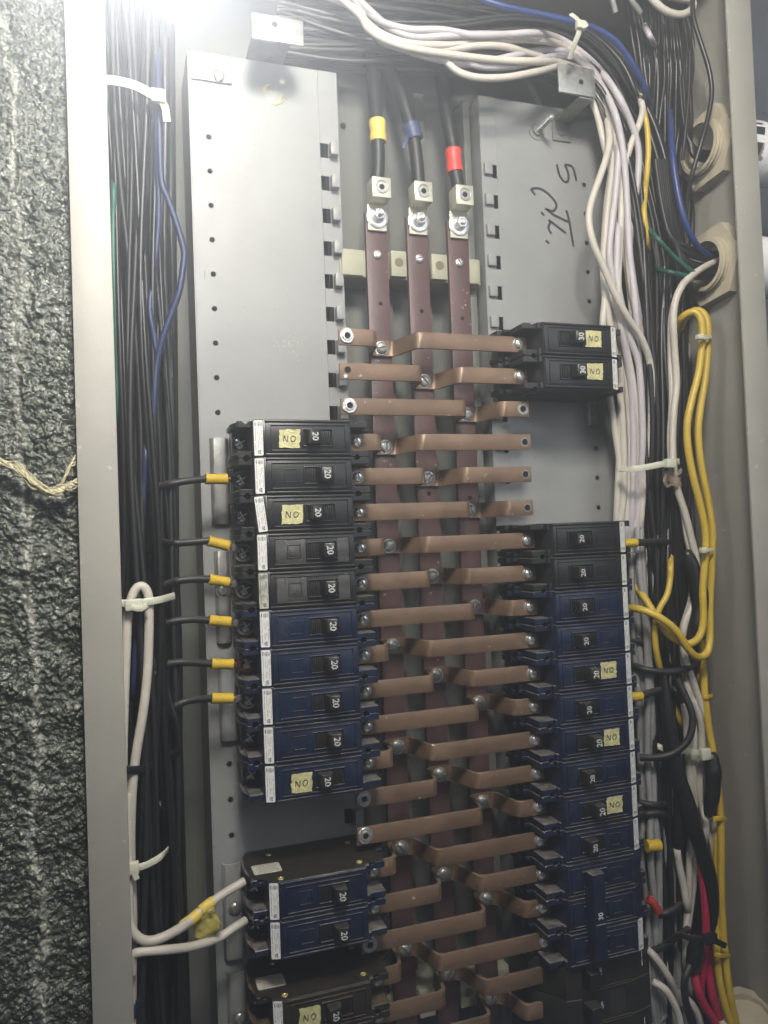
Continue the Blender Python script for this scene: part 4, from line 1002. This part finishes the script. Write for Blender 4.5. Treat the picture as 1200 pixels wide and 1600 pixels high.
# white bundle
GW = 'white wires bending from the top into the right gutter'
WH = [
 ([(520,-30,0),(575,20,12),(600,36,24),(640,46,34),(690,47,42),(740,55,46),(790,54,48),(835,52,50),(872,60,50),(905,80,50),(938,110,50),(966,150,50),(985,190,48),(996,225,46),(998,255,44),(994,300,40),(987,345,38),(984,390,36),(990,440,36),(996,480,36),(1004,530,34),(1008,600,34),(1006,700,32),(1002,800,30)], M_wl),
 ([(500,-30,5),(560,22,20),(575,45,26),(605,64,34),(650,77,40),(710,86,44),(780,94,46),(840,96,48),(875,98,46),(910,112,42),(940,150,42),(958,200,42),(966,250,42),(974,300,42),(980,370,42),(984,430,42),(992,480,40),(1004,530,38),(1014,570,36),(1016,640,34),(1014,720,34),(1000,790,32),(992,830,30)], M_ww),
 ([(530,-30,0),(592,30,18),(620,50,28),(655,58,34),(700,56,42),(760,54,45),(830,57,48),(865,68,50),(905,95,50),(938,130,50),(960,175,50),(970,215,50),(976,260,48),(980,320,46),(984,400,44),(990,450,44),(996,520,42),(1000,600,36),(1005,700,32),(1000,830,28)], M_wl),
 ([(694,92,34),(714,111,40),(745,121,44),(790,121,46),(840,112,46),(880,104,42),(915,118,38),(938,160,38),(948,200,38),(956,250,40),(952,300,40),(946,360,40),(950,430,40),(962,500,38),(976,560,34),(982,640,32),(985,720,30),(978,830,26)], M_ww),
 ([(730,97,38),(755,104,40),(800,103,42),(840,94,46),(870,88,48),(905,92,46),(930,115,46),(952,160,46),(966,220,44),(962,300,44),(956,350,44),(952,400,44),(960,450,44),(972,520,42),(985,600,36),(990,700,34),(986,840,28)], M_wl),
 ([(640,70,30),(700,77,36),(750,71,42),(790,73,42),(822,82,38),(860,95,34),(905,125,32),(930,170,32),(945,230,34),(962,300,34),(966,380,34),(964,440,36),(972,500,36),(970,600,30),(968,700,28),(962,840,24)], M_ww),
 ([(948,180,44),(952,215,46),(949,240,50),(938,275,54),(924,315,56),(920,345,57),(927,380,57),(944,420,56),(962,462,55),(982,498,53),(1003,530,50),(1016,570,46),(1018,620,44),(1015,700,40),(1006,760,36),(1000,830,32)], M_ww),
 ([(1001,155,40),(1004,172,44),(1000,190,46),(990,215,46),(980,245,44),(972,290,42),(970,350,42),(966,430,46),(968,480,46),(978,540,40),(992,620,36),(995,720,32),(990,830,28)], M_ww),
 ([(958,250,36),(948,320,38),(943,400,40),(944,450,42),(952,500,42),(962,560,36),(972,650,32),(975,760,30),(968,820,28),(955,840,24)], M_ww),
 ([(975,240,34),(968,300,36),(954,350,38),(949,410,40),(945,470,42),(942,520,40),(950,600,30),(962,680,28),(972,760,28),(972,860,24)], M_ww),
 ([(480,-20,0),(556,14,14),(572,34,20),(598,54,28),(640,68,34),(700,70,38),(770,63,42),(835,62,44),(880,72,44),(915,100,42),(945,140,40),(962,190,38),(966,240,36),(972,310,34),(975,380,36),(984,450,36),(990,520,34),(994,600,30),(988,720,28),(980,840,24)], M_ww),
 ([(610,70,28),(680,92,34),(740,100,38),(800,88,40),(850,78,42),(890,84,40),(925,118,38),(950,170,38),(963,230,38),(958,290,38),(952,350,40),(958,420,40),(965,480,40),(980,560,36),(998,640,34),(996,740,30),(975,850,26)], M_wl),
 ([(966,360,44),(964,430,46),(972,480,46),(985,530,44),(998,570,42),(1003,640,40),(1004,700,38),(1000,760,34),(994,840,30)], M_wl),
]
WL = ['lilac white wire forming the outer edge of the bend at the top right', 'white wire forming the long lowest sag at top centre, running left of the outer wires', 'lilac white wire just inside the outermost one of the white bend',
 'white wire dipping lowest under the others above the right plate', 'lilac white wire making the short dip right above the lowest one', 'white wire half hidden in the middle of the white bundle near the zinc bracket',
 'white wire bowing out left over the right plate beside the marker writing', 'white wire branching off near the yellow strip at the top right', 'short white wire hugging the outer edge of the right plate',
 'white wire deepest in the bundle along the edge of the right plate', 'thin white wire starting furthest left at the top, deep in the bend', 'lilac white wire rising between the sagging ones at top centre', 'lilac white wire starting halfway down beside the upper 30 breaker']
for P0, m in WH:
    P = P0; P = [(x, y, min(h, 31) if 845 <= x <= 955 and y < 215 else h) for x, y, h in P]
    wire('wire', P, None, 2.75, m, WL[WH.index((P0, m))], GW, n=12, sub=7, dive='se')
wire('wire', [(800,92,-10),(822,122,-8),(838,152,-10),(846,175,-14)], None, 2.4, M_wg, 'short grey wire slanting down behind the top edge of the right plate', dive='s')
# lower continuation behind the right stack: white wires, shade painted in as grey
GL = 'greyish white wires running down behind the right breaker ends'
for i, (x0, x1, x2, m) in enumerate(((992,1000,1006,M_wg),(1003,1012,1018,M_wg),(1010,1022,1028,M_ww),(985,992,1000,M_wg),(1018,1030,1036,M_wg),(1024,1040,1046,M_wg),(998,1006,1012,M_wg))):
    gh = random.choice((30, 36, 42))
    wire('wire', [(x0, 760, 20), (x0-2, 830, gh-8), (x0+2, 900, gh-2), (x1+random.uniform(-6,6), 1000, gh), (x1+6, 1100, gh), (x1+6+random.uniform(-7,7), 1180, gh-3), (x2+4, 1260, gh), (x2+6+random.uniform(-7,7), 1340, gh+2), (x2+12, 1430, gh), (x2+14, 1520, 42), (x2+30, 1640, 40)], None, 2.8, m, 'greyish white wire in the shade behind the outer ends of the right breakers', GL)
# pair from lower locknut
wire('wire', [(1125,405,52),(1100,418,55),(1082,430,60),(1066,446,62),(1055,472,62),(1052,505,60),(1054,545,56),(1057,600,54),(1053,645,54),(1051,690,54),(1053,735,56),(1060,770,54),(1070,800,54),(1080,840,54),(1089,880,54),(1090,915,54),(1082,945,54),(1070,975,54),(1067,1005,52),(1072,1035,52),(1082,1062,52),(1094,1098,52),(1105,1125,54),(1110,1150,54),(1110,1185,54)], None, 2.9, M_ww, 'cream wire leaving the lower locknut and winding down beside the yellow pair', None, 'wire', 12)
wire('wire', [(1122,415,50),(1096,424,50),(1072,440,54),(1058,462,56),(1049,500,56),(1048,560,50),(1050,620,50),(1047,690,50),(1051,735,52),(1066,790,50),(1074,840,50),(1084,890,50),(1079,940,50),(1066,985,48),(1068,1030,48),(1078,1080,48),(1090,1110,50),(1097,1140,50),(1097,1180,50),(1094,1230,48),(1100,1290,46)], None, 2.7, M_ww, 'second cream wire from the lower locknut, hugging the first one')
for i, P in enumerate(([(1072,1060,46),(1080,1110,46),(1084,1150,46),(1083,1200,46),(1085,1260,44),(1078,1330,42),(1076,1400,42),(1071,1470,42),(1072,1510,42),(1078,1550,40)],
          [(1066,1080,42),(1072,1130,44),(1075,1180,44),(1080,1240,44),(1088,1290,44),(1086,1350,42),(1080,1410,40),(1072,1460,40)],
          [(1088,1100,44),(1095,1140,46),(1094,1200,46),(1098,1270,46),(1114,1320,50),(1118,1360,50),(1116,1400,46)],
          [(1108,1270,50),(1116,1300,52),(1121,1340,52),(1119,1370,50)],
          [(1057,1322,44),(1061,1350,46),(1068,1385,46),(1074,1420,44)],
          [(1100,1268,56),(1103,1290,56),(1100,1316,50)])):
    wire('wire', P, None, 2.9, M_ww, ('long cream wire low in the right gutter, nearest the breakers', 'cream wire crossing behind the black sleeve low in the right gutter', 'cream wire passing right of the black sleeve towards the yellow wires', 'cream wire lying against the yellow wires above the black tie', 'short cream wire end coming out of black tape left of the red wire', 'short cream end below the taped black joint')[i], dive='se')
for i, P in enumerate(([(1012,1484,44),(1024,1496,50),(1042,1522,52),(1054,1546,50),(1062,1568,46)], [(1020,1534,50),(1038,1545,56),(1052,1566,58),(1062,1596,58),(1064,1640,56)], [(1052,1548,44),(1072,1560,50),(1088,1580,52),(1097,1612,50)],
                       [(1022,1560,40),(1034,1580,40),(1044,1610,40)], [(1060,1560,40),(1045,1580,42),(1020,1602,40),(1000,1620,36)], [(1034,1480,30),(1040,1530,30),(1050,1570,30)], [(1046,1475,28),(1056,1520,28),(1060,1580,28)], [(1015,1440,20),(1030,1500,22),(1025,1580,24)])):
    wire('wire', P, None, 2.9, M_ww if i < 3 else M_wg, ('white wire leaving the OFF breaker and curving down, upper of two', 'white wire leaving the lowest right breaker in a wide curve', 'white wire bending down beside the red wires at the bottom', 'grey end of wire behind the lowest right breaker', 'grey white wire crossing back under the lowest right breaker', 'grey white wire standing behind the upper curved white wire', 'grey white wire just left of the black joint at the bottom', 'grey wire close behind the ends of the OFF breakers')[i])
# loop and scraps at top right
wire('wire', [(1010,-14,66),(1024,4,68),(1040,17,68),(1058,23,68),(1074,20,68),(1083,10,68),(1080,1,68),(1066,-3,68),(1040,-8,66)], None, 3.0, M_ww, 'cream wire making a closed loop at the top right edge', None, 'wire', 12)
for P in ([(952,-20,50),(957,0,50),(962,20,48)], [(975,-20,52),(988,2,52),(1001,20,50)]): wire('wire', P, None, 2.2, M_wg, 'short grey white wire poking into the black bundle at the top edge', 'short grey wire ends at the top edge')
wire('wire', [(1012,50,48),(1018,62,48)], None, 2.4, M_wl, 'tiny pale wire end showing inside the black bundle', dive='se')
# blue, yellow, red
wire('wire', [(700,-20,48),(755,0,54),(790,11,58),(840,22,60),(885,32,62),(928,44,62),(958,62,62),(978,85,60),(990,105,58),(1003,128,54),(1010,150,46)], None, 2.6, M_wblue, 'bright blue wire arching along the top of the black bundle', None, 'wire', 12, dive='e')
wire('wire', [(1048,190,44),(1050,230,56),(1054,270,60),(1062,315,62),(1072,350,62),(1084,376,60),(1097,392,56),(1112,402,52)], None, 2.6, M_wblue, 'bright blue wire dropping into the lower cream locknut', None, 'wire', 12, dive='s')
wire('wire', [(1006,175,42),(1011,200,46),(1013,235,46),(1011,270,44),(1008,300,40),(1006,330,44),(1009,355,44),(1012,385,38)], None, 2.4, M_wy, 'yellow wire glimpsed between the white and the black wires', dive='se')
wire('wire', [(1050,520,40),(1062,500,54),(1076,489,62),(1088,489,66),(1096,503,68),(1097,530,68),(1092,580,68),(1082,620,68),(1074,660,68),(1075,700,68),(1083,745,68),(1093,785,68),(1102,830,68),(1102,870,68),(1098,920,68),(1099,965,68),(1094,992,68),(1080,1005,68),(1062,1003,66),(1044,990,62),(1028,968,56),(1012,942,48),(998,922,38),(988,914,32)], None, 2.9, M_wy, 'left one of the long yellow pair, looping back towards the right stack', None, 'wire', 12, dive='s')
wire('wire', [(1056,530,36),(1068,500,50),(1084,486,58),(1098,489,62),(1105,505,64),(1106,540,64),(1102,590,64),(1094,640,64),(1091,680,64),(1096,730,64),(1106,780,64),(1113,830,64),(1112,880,64),(1109,950,64),(1109,1000,66),(1103,1022,68),(1088,1026,70),(1074,1012,72),(1060,990,72),(1044,974,70),(1022,960,64),(1000,952,56),(984,950,46)], None, 3.0, M_wy, 'right one of the long yellow pair, crossing in front to the third right breaker', None, 'wire', 12, dive='s')
wire('wire', [(1048,880,48),(1047,905,52),(1042,930,54),(1030,952,54),(1024,975,54),(1024,1005,54),(1030,1040,50),(1042,1075,38),(1055,1105,38),(1066,1135,36)], None, 2.5, M_wy, 'yellow wire in the shade bending behind the crossing yellow pair', dive='se')
wire('wire', [(1095,1000,50),(1099,1040,52),(1101,1080,54),(1108,1140,56),(1117,1190,58),(1124,1250,60),(1127,1310,60),(1127,1380,60),(1129,1440,60),(1134,1500,62),(1140,1550,64),(1150,1600,64),(1160,1650,64)], None, 2.9, M_wy, 'long yellow wire down the right gutter wall, right hand one at the bottom', None, 'wire', 12)
wire('wire', [(1092,1040,44),(1096,1090,46),(1104,1150,48),(1114,1210,50),(1121,1280,54),(1119,1350,54),(1119,1420,56),(1120,1480,58),(1124,1530,60),(1134,1575,62),(1146,1610,62),(1158,1650,62)], None, 2.9, M_wy, 'long yellow wire down the right gutter wall, left hand one at the bottom', None, 'wire', 12)
for i, P in enumerate(([(1092,1330,54),(1098,1370,55),(1102,1410,55),(1103,1460,54),(1100,1500,52),(1096,1530,50),(1094,1560,46)], [(1109,1470,50),(1108,1510,52),(1112,1550,54),(1120,1580,54),(1134,1612,54)], [(1084,1520,54),(1090,1545,58),(1100,1570,58),(1116,1595,58),(1132,1625,58)])):
    wire('wire', P, None, 3.3, M_wred, ('crimson wire coming out of the black sleeve at right', 'crimson wire below the black tie, right hand one', 'crimson wire curving right at the bottom, foremost')[i], None, 'wire', 12)
# black sleeves and joints
def sleeve(P, r, label): 
    bm = BM(); tube(bm, wpath(P), r, n=14, sub=6, rfun=lambda s: 0.3+0.7*math.sin(math.pi*min(max(s, 0.02), 0.98))**0.4+0.05*math.sin(19*s)); return tag(obj('taped_joint', bm, M_wb, smooth=80), label, 'taped joint', 'black taped wire joints')
sleeve([(1072,860,58),(1086,900,60),(1094,940,60),(1090,975,60),(1078,1000,58)], 7, 'fat black taped joint beside the bend of the cream wire')
sleeve([(1111,1175,60),(1114,1200,62),(1113,1235,62),(1106,1275,60)], 6.5, 'black taped joint hanging below the pale tie near the yellow wires')
sleeve([(1038,1060,50),(1046,1140,54),(1060,1210,58),(1075,1260,60),(1090,1310,60),(1108,1370,58),(1113,1430,56),(1106,1480,52)], 6.2, 'long thick black sleeve slanting down to the crimson wires')
sleeve([(1060,1240,46),(1062,1290,48),(1058,1326,46)], 5.5, 'dark joint above the short cream wire end')
sleeve([(1090,1462,58),(1086,1490,58),(1082,1520,56)], 6.5, 'black joint just below the tie from which a crimson wire leaves')
# black leads of the right stack
for i, (P, lab) in enumerate((([(992,848,51),(1015,847,50),(1035,846,44),(1056,852,24)], 'black lead from the topmost yellow crimp of the right stack'),
    ([(985,1000,36),(1010,1006,40),(1030,1022,40),(1048,1045,38)], 'black lead leaving the fourth breaker of the right stack'),
    ([(990,1040,38),(1012,1047,48),(1045,1050,54),(1072,1045,54),(1092,1034,50)], 'thick black lead crossing to the right under the yellow bend'),
    ([(998,1090,51),(1020,1081,50),(1048,1076,48),(1058,1082,50),(1066,1094,46)], 'black lead from the lower yellow crimp of the right stack'),
    ([(1058,1060,54),(1078,1105,62),(1082,1130,64),(1076,1155,64),(1056,1175,60),(1030,1183,54),(1000,1184,44)], 'black lead making a wide loop back to the seventh right breaker'),
    ([(1000,1254,40),(1020,1258,46),(1046,1257,40)], 'short black lead of the ninth right breaker'),
    ([(1000,1276,40),(1018,1271,46),(1036,1273,46),(1052,1282,40)], 'arched black lead just below the short one'),
    ([(1020,1430,36),(1038,1428,46),(1060,1415,44),(1070,1400,36)], 'black lead beside the red cap of the triple breaker'),
    ([(1000,1488,36),(1030,1482,48),(1060,1462,54),(1075,1452,50)], 'black lead rising to the tie beside the triple breaker'),
    ([(1078,1508,60),(1070,1530,62),(1070,1555,62),(1078,1590,60),(1090,1630,56)], 'black lead hanging in a curve before the bottom white wires'))):
    wire('wire', P, None, 2.8, M_wb2, lab, None, 'wire', 12)
def rcrimp(P, r, m, label):
    bm = BM(); tube(bm, wpath(P), r, n=14, sub=5, rfun=lambda s: 1-0.1*math.sin(math.pi*s)); return tag(obj('crimp_cap', bm, m, smooth=60), label, 'crimp', 'crimps at the outer ends of the right stack')
rcrimp([(974,849,51),(994,848,51)], 3.4, M_sleeve, 'yellow crimp behind the label of the topmost breaker of the right stack')
rcrimp([(984,1089,51),(1002,1088,51)], 3.6, M_sleeve, 'yellow crimp behind the label of the sixth breaker of the right stack')
rcrimp([(1010,1322,50),(1022,1321,51),(1029,1321,51)], 5.0, M_sleeve, 'dull yellow rounded crimp low on the right stack')
rcrimp([(1012,1404,50),(1022,1412,52),(1028,1424,52)], 3.6, M_rcap, 'red cap beside the tall triple breaker')

# ------------------------------------------------------------------ CABLE TIES
def tie(P, hw, label, head=None, m=M_tie, hs=(4.2, 3.4), tail=None, group='cable ties'):
    pts = wpath(P); t = thing('cable_tie', pts[0], label, 'cable tie', group)
    bm = BM(); tube(bm, pts, 1, sub=6, flat=(hw, 0.6)); obj('strap', bm, m, t)
    if head:
        c = at(*head); bm = BM(); box(bm, c[0]-hs[0], c[0]+hs[0], c[1]-2, c[1]+2.8, c[2]-hs[1], c[2]+hs[1], 0.9); obj('head', bm, m, t)
    if tail:
        bm = BM(); tube(bm, wpath(tail), 1, sub=5, flat=(hw*0.8, 0.5)); obj('tail', bm, m, t)
tie([(150,124,74),(180,126,74),(212,134,74),(240,149,73),(256,160,70)], 2.9, 'pale cable tie round the top of the left bundle, in the glare', (247,151,73), hs=(4.6,4.2), tail=[(250,155,73),(258,168,72),(261,190,70)])
tie([(180,941,70),(200,943,71),(225,941,71),(250,937,68),(272,931,52)], 2.2, 'pale cable tie across the white loop in the left gutter', (209,945,71), hs=(5.2,3.6), tail=[(205,949,74),(220,951,75),(230,945,75)])
tie([(198,1352,70),(212,1356,71),(232,1350,70),(252,1338,66),(264,1325,52)], 2.0, 'pale cable tie curving round the lower left bundle', (206,1356,71), hs=(4.2,3.6), tail=[(208,1360,73),(214,1374,73)])
tie([(186,1202,70),(204,1203,70),(222,1202,66),(238,1196,60)], 2.5, 'black cable tie round the two white wires in the left gutter', None, M_tieblk)
tie([(892,22,62),(903,32,66),(905,48,67),(898,68,62),(890,92,54)], 2.0, 'pale cable tie standing over the white bundle above the zinc bracket', (907,40,68), hs=(4.0,3.2), tail=[(910,42,70),(918,38,71)])
tie([(968,733,42),(990,733,56),(1015,729,60),(1040,724,62),(1061,721,56)], 2.4, 'pale cable tie round the white and black bundle halfway down on the right', (1046,724,63), hs=(4.6,3.6))
tie([(1003,1146,20),(1016,1160,34),(1040,1170,44),(1075,1174,54),(1100,1178,60),(1115,1178,58)], 2.3, 'pale cable tie spanning to the yellow wires, low on the right', (1101,1178,62), hs=(4.4,4.4), tail=[(1104,1182,62),(1112,1192,62)])
tie([(1087,527,74),(1099,528,74),(1111,526,70)], 1.7, 'small pale tie round the top of the yellow pair', (1093,527,75), hs=(3,2))
tie([(1096,862,74),(1104,860,74),(1115,859,70)], 1.5, 'small pale tie round the middle of the yellow pair', (1098,860,74), hs=(2.6,2.2))
tie([(1100,1090,58),(1106,1089,59),(1113,1087,56)], 1.5, 'tiny tie on the yellow wires just above the pale spanning tie', None, M_wy)
tie([(1114,1279,64),(1124,1279,65),(1134,1280,62)], 1.6, 'tiny tie on the yellow wires below the black taped joint', None, M_wy)
tie([(1116,1491,66),(1126,1493,67),(1140,1494,64)], 1.6, 'tiny pale tie on the two yellow wires near the bottom', None, M_wy)
tie([(1035,1478,48),(1060,1462,62),(1080,1466,68),(1110,1468,70),(1134,1478,70)], 2.2, 'black cable tie round the crimson and yellow wires at bottom right', (1108,1466,70), M_tieblk, hs=(6,4))
c = at(1052, 750, 60); bm = BM()
G = []
for i in range(9):
    G.append([bm.verts.new(V(*at(1037+i*3.4+1.5*math.sin(j), 733+j*3.9+2*math.sin(i*1.3), 58+3.5*noise.noise(Vector((i*.8, j*.7, 5)))))) for j in range(8)])
for i in range(8):
    for j in range(7): bm.faces.new((G[i][j], G[i+1][j], G[i+1][j+1], G[i][j+1]))
r_ = bmesh.ops.extrude_face_region(bm, geom=bm.faces[:]); bmesh.ops.translate(bm, verts=[v for v in r_['geom'] if isinstance(v, bmesh.types.BMVert)], vec=V(0,0.4,0))
tag(obj('paper_scrap', bm, M_paper, smooth=50), 'crumpled brown paper tag stuck under the right hand cable tie', 'paper tag')

# ------------------------------------------------------------------ TWINE ON THE WALL
t = thing('twine', at(60, 760, 94), 'frayed pale twine sagging across the concrete into the cabinet edge', 'twine')
def strand(P, r, amp, ph):
    C = catmull([Vector(at(*p)) for p in P], 7); out = []
    for i, c in enumerate(C): out.append((c.x, c.y+amp*math.sin(ph+i*0.9), c.z+amp*math.cos(ph+i*0.9)))
    bm = BM(); tube(bm, out, r, n=7, sub=1); return bm
main = [(-30,712,94),(0,722,94),(28,732,95),(50,752,95),(70,768,96),(90,768,96),(108,760,96),(124,750,93)]
for ph in (0, 2.1, 4.2): obj('strand', strand(main, 1.15, 1.0, ph), M_twine, t)
for i in range(26):
    P = [(x+random.uniform(-5, 5), y+random.uniform(-10, 8), h+random.uniform(-1, 3)) for x, y, h in main]; a = random.randint(0, 3)
    obj('fibre', strand(P[a:a+5], 0.22, 0.4, i), M_twine, t)
for i in range(4): obj('fibre', strand([(88,766,95),(98+i,750,96),(106+i,732,96),(118,712+i*4,94)], 0.35, 0.5, i*1.7), M_twine, t)

# ------------------------------------------------------------------ HAZE (added volume, imitates veiling lens glare)
bm = BM(); box(bm, -230, 800, -70, 600, -950, 330)
hz = obj('added_glare_haze', bm, bpy.data.materials.new('added_glare_haze')); tag(hz, kind='stuff')
hm = hz.data.materials[0]; hm.use_nodes = True; nt = hm.node_tree; nt.nodes.remove(nt.nodes['Principled BSDF'])
vol = nt.nodes.new('ShaderNodeVolumePrincipled'); vol.inputs['Density'].default_value = 0.62; vol.inputs['Color'].default_value = (0.9,0.94,1.0,1); vol.inputs['Anisotropy'].default_value = 0.8
nt.links.new(vol.outputs[0], nt.nodes['Material Output'].inputs['Volume'])
